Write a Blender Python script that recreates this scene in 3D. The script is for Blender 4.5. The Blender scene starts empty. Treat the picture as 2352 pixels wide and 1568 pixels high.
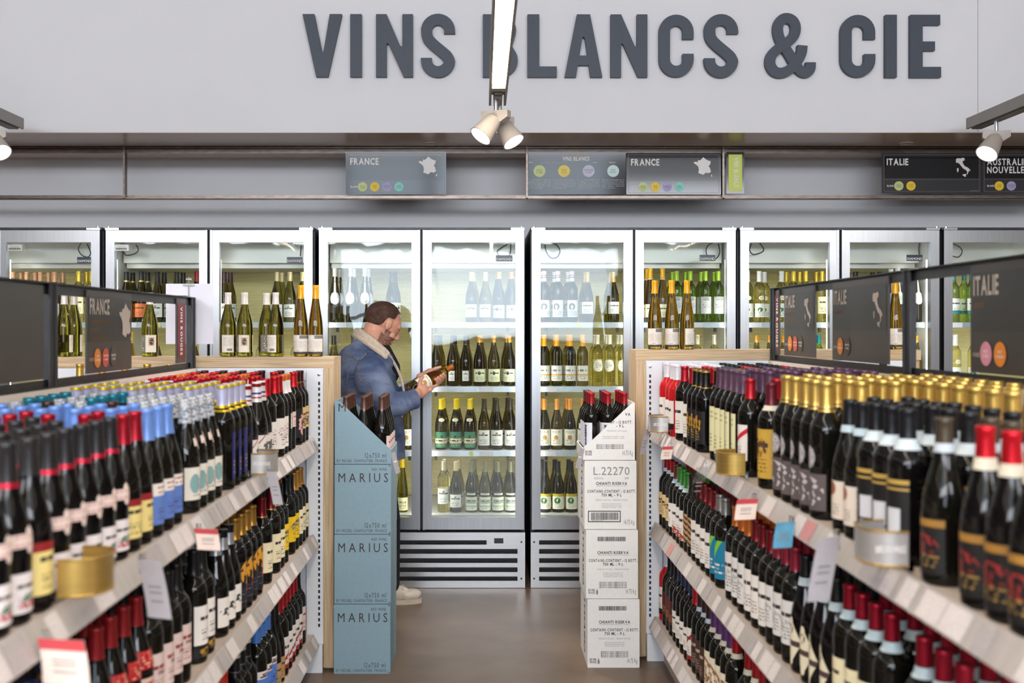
import bpy, bmesh, math, random
from mathutils import Vector, Matrix
from mathutils.bvhtree import BVHTree
random.seed(7)
R = math.radians
S = bpy.context.scene
COL = S.collection

# ------------------------------------------------------------------ camera
F = 2450.0; CX, CY = 1105.0, 752.0; EYE = 1.557          # focal length and vanishing point in photo pixels, eye height in metres
cam = bpy.data.cameras.new('camera'); camo = bpy.data.objects.new('camera', cam); COL.objects.link(camo)
camo.location = (0, 0, EYE); camo.rotation_euler = (R(90), 0, 0)
cam.sensor_width = 36; cam.lens = 36 * F / 2352
cam.shift_x = (1176 - CX) / 2352; cam.shift_y = -(784 - CY) / 2352
cam.clip_start = .05
cam.dof.use_dof = True; cam.dof.focus_distance = 5.9; cam.dof.aperture_fstop = 2.8
S.camera = camo
# ------------------------------------------------------------------ world, light, exposure
w = bpy.data.worlds.new('world'); S.world = w; w.use_nodes = True
bg = w.node_tree.nodes['Background']; bg.inputs[0].default_value = (.72, .85, 1, 1); bg.inputs[1].default_value = 2.0
S.view_settings.view_transform = 'Standard'; S.view_settings.look = 'None'
S.view_settings.exposure = 0.42; S.view_settings.gamma = 1.0
S.view_settings.use_curve_mapping = False
S.cycles.sample_clamp_indirect = 6.0
S.cycles.max_bounces = 8; S.cycles.diffuse_bounces = 4; S.cycles.glossy_bounces = 4; S.cycles.transmission_bounces = 8; S.cycles.transparent_max_bounces = 10
WINDOWS = [(-2.4, -.95), (-.8, .65), (.8, 2.25)]; WZ = (1.35, 2.85); BACKY = -5.0
def area(name, loc, rot, sx, sy, power, color):
    l = bpy.data.lights.new(name, 'AREA'); l.shape = 'RECTANGLE'; l.size = sx; l.size_y = sy
    l.energy = power; l.color = color
    o = bpy.data.objects.new(name, l); COL.objects.link(o); o.location = loc; o.rotation_euler = rot
    return o
DAY = 48
for (a, b), kd in zip(WINDOWS, (.55, .8, .5)):               # daylight through the shop windows behind the camera
    area('daylight_or_fill', ((a + b) / 2, BACKY + .02, sum(WZ) / 2), (R(90), 0, 0), b - a, WZ[1] - WZ[0], DAY * kd, (.76, .88, 1))
ADDED_BAND = (-6.0, 6.0, 2.98, 4.1)                            # window band added high in the same wall for its fill light
area('daylight_or_fill', (0, BACKY + .02, (ADDED_BAND[2] + ADDED_BAND[3]) / 2), (R(90), 0, 0), ADDED_BAND[1] - ADDED_BAND[0], ADDED_BAND[3] - ADDED_BAND[2], 470, (.90, .94, 1))  # fill light in the added band, brightens the upper wall and cartons
LINE_E, UP_E, SPOT_W, LED_E = 36.0, 5.0, 60.0, 10.0

# ------------------------------------------------------------------ helpers
def P(px, py, d): return Vector(((px - CX) * d / F, d, EYE - (py - CY) * d / F))
def X(px, d): return (px - CX) * d / F
def Z(py, d): return EYE - (py - CY) * d / F

class MB:
    def __init__(s): s.v = []; s.f = []
    def add(s, v, f):
        n = len(s.v); s.v += [tuple(p) for p in v]; s.f += [tuple(i + n for i in q) for q in f]; return s
    def box(s, x0, x1, y0, y1, z0, z1):
        v = [(x, y, z) for z in (z0, z1) for y in (y0, y1) for x in (x0, x1)]
        return s.add(v, [(0, 2, 3, 1), (4, 5, 7, 6), (0, 1, 5, 4), (2, 6, 7, 3), (0, 4, 6, 2), (1, 3, 7, 5)])
    def lathe(s, prof, n=20, o=(0, 0, 0), ax=None):
        rings = []; v = []; f = []
        for r, z in prof:
            if r < 1e-6: rings.append([len(v)]); v.append((0, 0, z))
            else:
                rings.append(list(range(len(v), len(v) + n)))
                v += [(r * math.cos(2 * math.pi * i / n), r * math.sin(2 * math.pi * i / n), z) for i in range(n)]
        for a, b in zip(rings, rings[1:]):
            for i in range(n):
                j = (i + 1) % n
                q = [a[i % len(a)], a[j % len(a)], b[j % len(b)], b[i % len(b)]]
                q = list(dict.fromkeys(q))
                if len(q) > 2: f.append(tuple(q))
        M = Matrix.Translation(Vector(o))
        if ax is not None: M = M @ Vector((0, 0, 1)).rotation_difference(Vector(ax)).to_matrix().to_4x4()
        return s.add([M @ Vector(p) for p in v], f)
    def tube(s, pts, r, n=8):
        pts = [Vector(p) for p in pts]; rr = r if isinstance(r, (list, tuple)) else [r] * len(pts)
        rings = []; v = []; f = []; up = None
        for i, p in enumerate(pts):
            t = (pts[min(i + 1, len(pts) - 1)] - pts[max(i - 1, 0)]).normalized()
            if up is None: up = t.orthogonal().normalized()
            up = (up - t * up.dot(t)); up = up.normalized() if up.length > 1e-6 else t.orthogonal().normalized()
            b = t.cross(up)
            rings.append(len(v)); v += [p + (up * math.cos(2 * math.pi * k / n) + b * math.sin(2 * math.pi * k / n)) * rr[i] for k in range(n)]
        for a, b_ in zip(rings, rings[1:]):
            for k in range(n): f.append((a + k, a + (k + 1) % n, b_ + (k + 1) % n, b_ + k))
        f.append(tuple(range(rings[0] + n - 1, rings[0] - 1, -1))); f.append(tuple(range(rings[-1], rings[-1] + n)))
        return s.add(v, f)
    def prism(s, poly, axis, a, b):
        """closed polygon (2-D) swept along an axis: 'x' poly=(y,z), 'y' poly=(x,z), 'z' poly=(x,y)"""
        n = len(poly)
        mk = {'x': lambda p, t: (t, p[0], p[1]), 'y': lambda p, t: (p[0], t, p[1]), 'z': lambda p, t: (p[0], p[1], t)}[axis]
        v = [mk(p, a) for p in poly] + [mk(p, b) for p in poly]
        return s.add(v, [tuple(range(n))[::-1], tuple(range(n, 2 * n))] + [(i, (i + 1) % n, (i + 1) % n + n, i + n) for i in range(n)])
    def sphere(s, c, rad, n=16, m=10, M=None):
        c = Vector(c); rx, ry, rz = rad if hasattr(rad, '__len__') else (rad,) * 3
        prof = [(math.sin(math.pi * i / m), -math.cos(math.pi * i / m)) for i in range(m + 1)]
        t = MB(); t.lathe([(0 if i in (0, m) else p[0], p[1]) for i, p in enumerate(prof)], n)
        M = M or Matrix.Identity(3)
        return s.add([c + M @ Vector((p[0] * rx, p[1] * ry, p[2] * rz)) for p in t.v], t.f)
    def capsule(s, a, b, ra, rb, n=16):
        a = Vector(a); b = Vector(b); L = (b - a).length
        prof = [(0, -ra)] + [(ra * math.sin(t), -ra * math.cos(t)) for t in (R(30), R(60), R(90))]
        prof += [(rb * math.cos(t), L + rb * math.sin(t)) for t in (0, R(30), R(60))] + [(0, L + rb)]
        return s.lathe(prof, n, a, (b - a))
    def mesh(s, name, mat=None, smooth=False, angle=35):
        m = bpy.data.meshes.new(name); m.from_pydata(s.v, [], s.f)
        b = bmesh.new(); b.from_mesh(m); bmesh.ops.recalc_face_normals(b, faces=b.faces); b.to_mesh(m); b.free()
        if smooth:
            for p in m.polygons: p.use_smooth = True
            m.set_sharp_from_angle(angle=R(angle))
        if mat: m.materials.append(mat)
        return m
def link(name, data, parent=None):
    o = bpy.data.objects.new(name, data); COL.objects.link(o)
    if parent is not None:
        o.parent = parent; o.matrix_parent_inverse = Matrix.Translation(-Vector(parent.location))
    return o
def part(name, mb, mat, parent=None, smooth=False, angle=35):
    return link(name, mb.mesh(name, mat, smooth, angle), parent)
def tag(o, label, cat=None, group=None, kind=None):
    if label: o['label'] = label
    if cat: o['category'] = cat
    if group: o['group'] = group
    if kind: o['kind'] = kind
    return o
def thing(name, label, cat, loc=(0, 0, 0), group=None):
    o = link(name, None); o.location = loc; o.empty_display_size = .05
    return tag(o, label, cat, group)
def struct(name, mb, mat, label=None):
    o = part(name, mb, mat); o['kind'] = 'structure'
    if label: o['label'] = label
    return o

# ------------------------------------------------------------------ materials
def mat(name, col, rough=.5, metal=0, spec=.5, emit=None, es=0, trans=0, ior=1.45, coat=0, bump=None, var=None, aniso=None):
    m = bpy.data.materials.new(name); m.use_nodes = True; N = m.node_tree.nodes; L = m.node_tree.links
    p = N['Principled BSDF']; p.inputs['Base Color'].default_value = (*col, 1)
    p.inputs['Roughness'].default_value = rough; p.inputs['Metallic'].default_value = metal
    p.inputs['Specular IOR Level'].default_value = spec; p.inputs['IOR'].default_value = ior
    p.inputs['Transmission Weight'].default_value = trans; p.inputs['Coat Weight'].default_value = coat
    p.inputs['Coat Roughness'].default_value = .08
    if emit: p.inputs['Emission Color'].default_value = (*emit, 1); p.inputs['Emission Strength'].default_value = es
    if var or bump:
        tc = N.new('ShaderNodeTexCoord'); mp = N.new('ShaderNodeMapping'); L.new(tc.outputs['Object'], mp.inputs[0])
        nz = N.new('ShaderNodeTexNoise'); L.new(mp.outputs[0], nz.inputs['Vector']); nz.inputs['Detail'].default_value = 5
        sc, amt, axes = (var or bump)[:3]
        mp.inputs['Scale'].default_value = axes; nz.inputs['Scale'].default_value = sc
        if var:
            cr = N.new('ShaderNodeValToRGB'); L.new(nz.outputs['Fac'], cr.inputs[0])
            c2 = var[3] if len(var) > 3 else tuple(c * (1 - amt) for c in col)
            cr.color_ramp.elements[0].position = .35; cr.color_ramp.elements[1].position = .65
            cr.color_ramp.elements[0].color = (*c2, 1); cr.color_ramp.elements[1].color = (*col, 1)
            L.new(cr.outputs[0], p.inputs['Base Color'])
        if bump:
            if var:
                nz = N.new('ShaderNodeTexNoise'); mp2 = N.new('ShaderNodeMapping'); L.new(tc.outputs['Object'], mp2.inputs[0])
                L.new(mp2.outputs[0], nz.inputs['Vector']); mp2.inputs['Scale'].default_value = bump[2]
                nz.inputs['Scale'].default_value = bump[0]; nz.inputs['Detail'].default_value = 4
            b = N.new('ShaderNodeBump'); b.inputs['Strength'].default_value = bump[1]; b.inputs['Distance'].default_value = .01
            L.new(nz.outputs['Fac'], b.inputs['Height']); L.new(b.outputs[0], p.inputs['Normal'])
    return m
A1 = (1, 1, 1)
def srgb(r, g, b):
    f = lambda c: (c / 255 / 12.92) if c / 255 <= .04045 else ((c / 255 + .055) / 1.055) ** 2.4
    return (f(r), f(g), f(b))
_flat = {}
def flat(r, g, b, rough=.5, metal=0, spec=.5, coat=0):
    k = (r, g, b, rough, metal, spec, coat)
    if k not in _flat: _flat[k] = mat('paint_%d_%d_%d' % (r, g, b), srgb(r, g, b), rough, metal, spec, coat=coat, var=(30, .06, A1))
    return _flat[k]

M = {}
M['wall'] = mat('white_plaster', srgb(220, 218, 220), .7, var=(3, .02, A1), bump=(120, .03, A1))
M['ceiling'] = mat('ceiling_paint', (.82, .82, .82), .8, var=(2, .02, A1))
M['far_wall'] = mat('stocked_wall_paint', srgb(120, 108, 98), .7, var=(3, .2, A1))
M['soffit'] = mat('soffit_board', srgb(228, 208, 192), .28, 0, .5, var=(6, .06, (1, 4, 1)))
M['floor'] = mat('polished_concrete', srgb(126, 106, 90), .36, 0, .4, var=(2.2, .28, A1, srgb(100, 82, 68)), bump=(60, .02, A1))
M['steel'] = mat('brushed_steel', (.43, .435, .45), .30, 1, var=(5, .1, (30, 1, .8)), bump=(90, .015, (20, 1, .3)))
M['steel_lit'] = mat('steel_slat_lit', (.68, .68, .69), .36, 1, var=(5, .08, (.8, 1, 30)))  # steel again, paler: light caught by base slats and stiles is painted in
M['steel_soft'] = mat('galvanised_rail', (.42, .47, .52), .45, .6, var=(20, .1, A1))
M['black'] = mat('black_gasket', (.012, .012, .014), .5, var=(20, .1, A1))
M['black_gloss'] = mat('black_display', (.01, .01, .012), .12, var=(20, .1, A1))
M['darksteel'] = mat('dark_rolled_steel', srgb(66, 66, 68), .42, .55, var=(14, .25, A1))
M['rawsteel'] = mat('raw_steel', srgb(120, 108, 100), .32, .9, var=(18, .3, (1, 1, 3)))
M['inner'] = mat('fridge_liner', (.8, .81, .8), .4, var=(8, .04, A1))
M['inner_grey'] = mat('evaporator_cover', srgb(196, 196, 192), .35, .3, var=(8, .05, A1))
M['ribbed'] = mat('ribbed_back', srgb(250, 238, 180), .4, var=(10, .05, A1))
M['panel'] = mat('white_steel_panel', srgb(224, 227, 233), .4, var=(6, .03, A1))
M['beige'] = mat('cream_steel', srgb(236, 222, 210), .42, var=(6, .04, A1))
M['shelf'] = mat('cream_shelf', srgb(204, 188, 176), .4, var=(9, .06, A1))
M['wood_h'] = mat('pale_wood_lengthwise', srgb(210, 186, 152), .5, var=(5, .2, (1, 14, 40), srgb(178, 150, 114)), bump=(8, .05, (1, 14, 60)))
M['wood_v'] = mat('pale_wood_upright', srgb(208, 184, 150), .5, var=(5, .2, (34, 14, 1), srgb(178, 150, 114)), bump=(8, .05, (60, 14, 1)))
M['letter'] = mat('charcoal_letter', srgb(66, 71, 82), .5, var=(40, .08, A1))
M['white_paint'] = mat('lamp_white', srgb(182, 172, 162), .45, var=(10, .03, A1))
M['lampgrey'] = mat('lamp_channel', srgb(150, 146, 138), .4, .3, var=(10, .05, A1))
M['paper'] = mat('white_paper', srgb(238, 236, 246), .8, var=(8, .02, A1))
M['print_white'] = mat('print_white', srgb(242, 236, 230), .6, var=(40, .02, A1))
M['print_dark'] = mat('print_dark', srgb(52, 48, 46), .6, var=(40, .05, A1))
M['print_grey'] = mat('print_grey', srgb(140, 138, 136), .6, var=(40, .05, A1))
M['print_gold'] = mat('print_gold', srgb(214, 168, 96), .5, var=(40, .05, A1))
M['gold'] = mat('brushed_gold', srgb(206, 172, 96), .33, .85, var=(20, .1, (1, 1, 6)))
M['silver'] = mat('brushed_silver', srgb(196, 192, 190), .35, .6, var=(20, .06, (1, 1, 6)))
M['chrome'] = mat('chrome', (.75, .75, .76), .15, 1, var=(20, .05, A1))
def emitter(name, col, es): return mat(name, col, .5, emit=col, es=es, var=(4, .01, A1))
M['tube'] = emitter('lamp_diffuser', (1, .86, .66), LINE_E)
M['uplight'] = emitter('lamp_uplight', (1, .97, .95), UP_E)
M['bulb'] = emitter('spot_lens', (1, .95, .93), 12)
M['led'] = emitter('led_strip', (1, .97, .86), LED_E); M['deck_fill'] = emitter('deck_fill_glow', (1, .93, .74), 5.0)  # second glow is an added fill under the decks

def pane_mat(name, tint, refl):
    m = bpy.data.materials.new(name); m.use_nodes = True; N = m.node_tree.nodes; L = m.node_tree.links
    N.remove(N['Principled BSDF']); out = N['Material Output']
    t = N.new('ShaderNodeBsdfTransparent'); t.inputs[0].default_value = (*tint, 1)
    g = N.new('ShaderNodeBsdfGlossy'); g.inputs['Roughness'].default_value = .015
    nz = N.new('ShaderNodeTexNoise'); tc = N.new('ShaderNodeTexCoord'); mp = N.new('ShaderNodeMapping')
    L.new(tc.outputs['Object'], mp.inputs[0]); mp.inputs['Scale'].default_value = (3, 1, 1.2); L.new(mp.outputs[0], nz.inputs['Vector'])
    nz.inputs['Scale'].default_value = 1.3
    b = N.new('ShaderNodeBump'); b.inputs['Strength'].default_value = .12; b.inputs['Distance'].default_value = .02
    L.new(nz.outputs['Fac'], b.inputs['Height']); L.new(b.outputs[0], g.inputs['Normal'])
    fr = N.new('ShaderNodeFresnel'); fr.inputs['IOR'].default_value = 1.5
    mu = N.new('ShaderNodeMath'); mu.operation = 'MULTIPLY'; mu.inputs[1].default_value = refl; mu.use_clamp = True; L.new(fr.outputs[0], mu.inputs[0])
    mx = N.new('ShaderNodeMixShader'); L.new(mu.outputs[0], mx.inputs[0]); L.new(t.outputs[0], mx.inputs[1]); L.new(g.outputs[0], mx.inputs[2])
    L.new(mx.outputs[0], out.inputs[0]); return m
M['pane'] = pane_mat('door_glass', (.95, .97, .96), 1.25)
M['clear'] = pane_mat('clear_plastic', (.9, .92, .93), 2.0)

# ------------------------------------------------------------------ lettering (flat glyph outlines from the built-in font)
CH = "ABCDEFGHIJKLMNOPQRSTUVWXYZabcdefghijklmnopqrstuvwxyz0123456789.,-&%$ÉÛéîêèà·'/"
GL = {}
def _glyphs():
    tmp = []
    for ch in CH:
        for bold in (0, 1):
            c = bpy.data.curves.new('glyph', 'FONT'); c.body = ch; c.resolution_u = 2; c.offset = .028 if bold else 0
            o = bpy.data.objects.new('glyph', c); COL.objects.link(o); tmp.append((ch, bold, o))
    bpy.context.view_layer.update(); dg = bpy.context.evaluated_depsgraph_get()
    for ch, bold, o in tmp:
        m = bpy.data.meshes.new_from_object(o.evaluated_get(dg))
        GL[ch, bold] = ([v.co.copy() for v in m.vertices], [tuple(p.vertices) for p in m.polygons]); bpy.data.meshes.remove(m)
    for ch, bold, o in tmp:
        c = o.data; bpy.data.objects.remove(o); bpy.data.curves.remove(c)
_glyphs()
CAP = max(v.y for v in GL['H', 0][0])
def lay(s, h, xs=.7, track=.10, bold=1):
    """-> vertices (2-D), faces, width ; cap height h"""
    V = []; Fc = []; x = 0; k = h / CAP
    for ch in s:
        g = GL.get((ch, bold))
        if ch == ' ' or not g or not g[0]: x += .42 * h * xs / .7; continue
        lo = min(v.x for v in g[0]); hi = max(v.x for v in g[0]); n = len(V)
        V += [(x + (v.x - lo) * k * xs, v.y * k) for v in g[0]]; Fc += [tuple(i + n for i in f) for f in g[1]]
        x += (hi - lo) * k * xs + track * h
    return V, Fc, x - track * h
def text(parent, s, o, right, up, h, m, xs=.7, track=.1, bold=1, align='l', wrap=None, name='lettering', width=None):
    V, Fc, W = lay(s, h, xs, track, bold)
    if width and W: 
        V = [(a * width / W, b) for a, b in V]; W = width
    dx = {'l': 0, 'c': -W / 2, 'r': -W}[align]; o = Vector(o); right = Vector(right); up = Vector(up)
    mb = MB(); mb.add([o + right * (a + dx) + up * b for a, b in V], Fc)
    me = bpy.data.meshes.new(name); me.from_pydata(mb.v, [], mb.f); me.materials.append(m)
    return link(name, me, parent)
def quad(parent, name, o, right, up, wd, ht, m):
    o = Vector(o); r = Vector(right) * wd; u = Vector(up) * ht
    return part(name, MB().add([o, o + r, o + r + u, o + u], [(0, 1, 2, 3)]), m, parent)
def disc(parent, name, c, right, up, r, m, n=28, ry=None):
    c = Vector(c); right = Vector(right); up = Vector(up); ry = ry or r
    return part(name, MB().add([c + right * r * math.cos(2 * math.pi * i / n) + up * ry * math.sin(2 * math.pi * i / n) for i in range(n)], [tuple(range(n))]), m, parent)
def frame_lines(parent, o, right, up, wd, ht, t, m, name='border_line'):
    o = Vector(o); right = Vector(right); up = Vector(up); mb = MB()
    for a, b, c, d in ((0, wd, 0, t), (0, wd, ht - t, ht), (0, t, t, ht - t), (wd - t, wd, t, ht - t)):
        mb.add([o + right * a + up * c, o + right * b + up * c, o + right * b + up * d, o + right * a + up * d], [(0, 1, 2, 3)])
    return part(name, mb, m, parent)
def poly_face(parent, name, pts, o, right, up, k, m):
    o = Vector(o); right = Vector(right); up = Vector(up)
    b = bmesh.new(); vs = [b.verts.new(o + right * (x * k) + up * (y * k)) for x, y in pts]
    es = [b.edges.new((vs[i], vs[(i + 1) % len(vs)])) for i in range(len(vs))]
    bmesh.ops.triangle_fill(b, edges=es, use_beauty=True); me = bpy.data.meshes.new(name); b.to_mesh(me); b.free()
    me.materials.append(m); return link(name, me, parent)

# ================================================================== the room
WALL_Y, BACK, SOF = 6.38, 7.36, 2.726
XL, XR, CEIL = -6.5, 6.5, 4.3
struct('floor', MB().box(XL, XR, BACKY - .3, BACK + .2, -.1, 0), M['floor'], 'brown polished concrete floor')
struct('ceiling', MB().box(XL, XR, BACKY - .3, WALL_Y + .15, CEIL, CEIL + .1), M['ceiling'])
struct('wall_back', MB().box(XL, XR, BACK, BACK + .15, 0, SOF + .1), M['wall'])
struct('wall_bulkhead', MB().box(XL, XR, WALL_Y, WALL_Y + .12, SOF, CEIL), M['wall'], 'white upper wall that carries the raised letters')
struct('ceiling_soffit', MB().box(XL, XR, WALL_Y + .002, BACK, SOF - .004, SOF + .02), M['soffit'], 'brown-grey soffit board over the coolers')
struct('wall_left', MB().box(XL - .15, XL, BACKY - .3, BACK + .2, 0, CEIL), M['far_wall'])
struct('wall_right', MB().box(XR, XR + .15, BACKY - .3, BACK + .2, 0, CEIL), M['far_wall'])
fw = MB().box(XL, XR, BACKY - .2, BACKY, 0, WZ[0]).box(XL, XR, BACKY - .2, BACKY, WZ[1], ADDED_BAND[2]).box(XL, XR, BACKY - .2, BACKY, ADDED_BAND[3], CEIL)
fw.box(XL, ADDED_BAND[0], BACKY - .2, BACKY, ADDED_BAND[2], ADDED_BAND[3]).box(ADDED_BAND[1], XR, BACKY - .2, BACKY, ADDED_BAND[2], ADDED_BAND[3])
edges = [XL] + [e for a in WINDOWS for e in a] + [XR]
for a, b in zip(edges[0::2], edges[1::2]): fw.box(a, b, BACKY - .2, BACKY, WZ[0], WZ[1])
struct('wall_front', fw, M['far_wall'])
wf = MB().box(ADDED_BAND[0], ADDED_BAND[1], BACKY - .12, BACKY - .06, ADDED_BAND[2], ADDED_BAND[2] + .05).box(ADDED_BAND[0], ADDED_BAND[1], BACKY - .12, BACKY - .06, ADDED_BAND[3] - .05, ADDED_BAND[3])
for q in range(9): xq = ADDED_BAND[0] + (ADDED_BAND[1] - ADDED_BAND[0] - .06) * q / 8; wf.box(xq, xq + .06, BACKY - .12, BACKY - .06, ADDED_BAND[2] + .05, ADDED_BAND[3] - .05)
struct('window_4', wf, M['darksteel'])  # frame of the added high band that holds the fill light
for i, (a, b) in enumerate(WINDOWS):
    t = .05; wf = MB().box(a, a + t, BACKY - .12, BACKY - .06, *WZ).box(b - t, b, BACKY - .12, BACKY - .06, *WZ)
    wf.box(a + t, b - t, BACKY - .12, BACKY - .06, WZ[0], WZ[0] + t).box(a + t, b - t, BACKY - .12, BACKY - .06, WZ[1] - t, WZ[1])
    struct('window_%d' % (i + 1), wf, M['darksteel'])
sx = X(2246, WALL_Y)
struct('trim_1', MB().box(sx - .0012, sx + .0012, WALL_Y - .0012, WALL_Y + .01, SOF, CEIL), M['print_grey'], 'thin vertical panel joint in the upper wall')
for i, px in enumerate((988, 2082)):
    d = 6.74; o = thing('recessed_downlight', 'round flush downlight in the soffit above the %s sign' % ('pale blue FRANCE' if i == 0 else 'ITALIE'), 'downlight', (X(px, d), d, SOF - .004), 'soffit downlights')
    part('bezel', MB().lathe([(.036, 0), (.044, 0), (.044, -.006), (.036, -.006), (.036, 0)], 28, o.location), M['soffit'], o, True)
    part('lens', MB().lathe([(0, -.001), (.036, -.001), (.036, -.003), (0, -.003)], 28, o.location), M['inner_grey'], o, True)

# ------------------------------------------------------------------ raised wall lettering, each letter a thing
KP = WALL_Y / F
def outline_mesh(name, loops, depth, m):
    b = bmesh.new()
    for lp in loops:
        vs = [b.verts.new((x * KP, 0, y * KP)) for x, y in lp]
        for i in range(len(vs)): b.edges.new((vs[i], vs[(i + 1) % len(vs)]))
    bmesh.ops.triangle_fill(b, edges=list(b.edges), use_beauty=True)
    if len(loops) > 1:                                    # drop triangles that fell inside a hole
        def inside(p, lp):
            c = False
            for i in range(len(lp)):
                (x1, y1), (x2, y2) = lp[i], lp[i - 1]
                if (y1 > p[1]) != (y2 > p[1]) and p[0] < (x2 - x1) * (p[1] - y1) / (y2 - y1) + x1: c = not c
            return c
        kill = [f for f in b.faces if any(inside((f.calc_center_median().x / KP, f.calc_center_median().z / KP), lp) for lp in loops[1:])]
        bmesh.ops.delete(b, geom=kill, context='FACES_ONLY')
    r = bmesh.ops.extrude_face_region(b, geom=list(b.faces))
    bmesh.ops.translate(b, verts=[v for v in r['geom'] if isinstance(v, bmesh.types.BMVert)], vec=(0, -depth, 0))
    bmesh.ops.recalc_face_normals(b, faces=b.faces)
    me = bpy.data.meshes.new(name); b.to_mesh(me); b.free(); me.materials.append(m); return me
def smooth_path(pts, n=6):
    out = []
    for i in range(len(pts) - 1):
        p0, p1, p2, p3 = (Vector(pts[max(min(j, len(pts) - 1), 0)]) for j in (i - 1, i, i + 1, i + 2))
        for k in range(n):
            t = k / n; out.append(.5 * ((2 * p1) + (p2 - p0) * t + (2 * p0 - 5 * p1 + 4 * p2 - p3) * t * t + (3 * p1 - p0 - 3 * p2 + p3) * t ** 3))
    return out + [Vector(pts[-1])]
def stroke_mesh(name, path, hw, depth, m):
    pts = path; mb = MB(); n = len(pts); L = []; Rr = []
    for i, p in enumerate(pts):
        t = (pts[min(i + 1, n - 1)] - pts[max(i - 1, 0)]).normalized(); nn = Vector((-t.y, t.x))
        L.append(p + nn * hw); Rr.append(p - nn * hw)
    v = [(a.x * KP, (0 if yy == 0 else yy - .003 * i / n), a.y * KP) for yy in (0, -depth) for side in (L, Rr) for i, a in enumerate(side)]
    f = []
    for i in range(n - 1):
        f += [(i, i + 1, n + i + 1, n + i), (2 * n + i, 3 * n + i, 3 * n + i + 1, 2 * n + i + 1), (i, 2 * n + i, 2 * n + i + 1, i + 1), (n + i, n + i + 1, 3 * n + i + 1, 3 * n + i)]
    f += [(0, n, 3 * n, 2 * n), (n - 1, 3 * n - 1, 4 * n - 1, 2 * n - 1)]
    mb.add(v, f); return mb.mesh(name, m, True, 40)
def arc(cx, cy, r, a0, a1, n=10): return [(cx + r * math.cos(R(a0 + (a1 - a0) * i / n)), cy + r * math.sin(R(a0 + (a1 - a0) * i / n))) for i in range(n + 1)]
H = 143
POLY = {
 'V': [[(0, H), (27, H), (44, 58), (46, 56), (48, 58), (62, H), (90, H), (58, 0), (31, 0)]],
 'I': [[(0, 0), (26, 0), (26, H), (0, H)]],
 'N': [[(0, H), (24, H), (55, 71), (58, 69), (60, 71), (60, H), (84, H), (84, 0), (63, 0), (29, 74), (26, 77), (24, 74), (24, 0), (0, 0)]],
 'L': [[(0, 0), (67, 0), (67, 24), (27, 24), (27, H), (0, H)]],
 'A': [[(0, 0), (26, 0), (30, 27), (55, 27), (59, 0), (86, 0), (58, H), (28, H)], [(34, 49), (52, 49), (46, 88), (43, 92), (40, 88)]],
 'E': [[(0, 0), (70, 0), (70, 24), (28, 24), (28, 61), (56, 61), (56, 82), (28, 82), (28, 120), (68, 120), (68, H), (0, H)]],
 'B': [[(0, 0), (42, 0)] + arc(42, 38, 38, -80, 40, 10) + [(66, 72), (70, 80)] + arc(40, 107, 36, -20, 85, 10) + [(0, H)],
       [(26, 24), (40, 24)] + arc(40, 42, 14, -60, 60, 6) + [(40, 60), (26, 60)], [(26, 83), (40, 83)] + arc(38, 101, 13, -60, 60, 6) + [(38, 119), (26, 119)]],
}
STRK = {
 'C': [Vector(p) for p in [(67, 87), (67, 98)] + arc(40, 103, 27, 0, 180, 14) + [(13, 90), (13, 60)] + arc(40, 40, 27, 180, 360, 14) + [(67, 46), (67, 53)]],
 'S': [Vector(p) for p in [(66, 99)] + arc(39.5, 105, 26.5, 0, 170, 12)] + smooth_path([(13.5, 98), (18, 86), (30, 73), (48, 58), (60, 47), (66, 36)], 4)[1:] + [Vector(p) for p in arc(39.5, 38, 26.5, -10, -180, 12)] + [Vector((13, 43))],
 '&': smooth_path([((a - 135) / 3.72, (662 - b) / 3.72) for a, b in [(516, 535), (512, 590), (480, 622), (435, 610), (385, 552), (330, 460), (268, 365), (240, 290), (240, 220), (270, 172), (318, 160), (366, 184), (388, 240), (372, 310), (310, 372), (238, 420), (182, 480), (172, 550), (205, 608), (262, 625), (330, 600), (395, 535), (435, 460), (445, 392)]], 4),
}
WORDS = [('VINS', [('V', 697), ('I', 806), ('N', 865), ('S', 967)]), ('BLANCS', [('B', 1109), ('L', 1211), ('A', 1296), ('N', 1401), ('C', 1511), ('S', 1614)]), ('&', [('&', 1756)]), ('CIE', [('C', 1926), ('I', 2029), ('E', 2086)])]
for wd, ls in WORDS:
    for ch, px in ls:
        me = outline_mesh('sign_letter', POLY[ch], .035, M['letter']) if ch in POLY else stroke_mesh('sign_letter', STRK[ch], 12.6 if ch != '&' else 11.5, .035, M['letter'])
        o = link('sign_letter', me); base = 179 + (px - 700) * .0012
        o.location = (X(px, WALL_Y), WALL_Y, Z(base, WALL_Y))
        tag(o, ('raised charcoal ampersand on the white upper wall' if ch == '&' else 'raised charcoal letter %s of the word %s on the upper wall' % (ch, wd)), 'sign letter', 'raised lettering on the upper wall')

# ------------------------------------------------------------------ steel sign rail under the soffit
RD = 6.87
rail = thing('sign_rail', 'long steel sign rail hung under the soffit above the coolers', 'sign rail', (0, RD, Z(458, RD)))
xa, xb = -3.4, 3.75
zt, zb, zb2 = SOF - .004, Z(448, RD), Z(458, RD)
part('top_channel', MB().box(xa, xb, RD - .012, RD - .008, zt - .012, zt).box(xa, xb, RD + .02, RD + .024, zt - .04, zt).box(xa, xb, RD - .012, RD + .024, zt - .004, zt), M['rawsteel'], rail)
part('bottom_channel', MB().box(xa, xb, RD - .02, RD + .03, zb2, zb2 + .004).box(xa, xb, RD + .024, RD + .03, zb2, zb + .002).box(xa, xb, RD - .02, RD - .016, zb2 - .001, zb2 + .009), M['rawsteel'], rail)
for px in (287, 1210, 1660):
    x = X(px, RD); part('upright', MB().box(x - .006, x + .006, RD - .02, RD + .025, zb2, zt), M['rawsteel'], rail)

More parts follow.
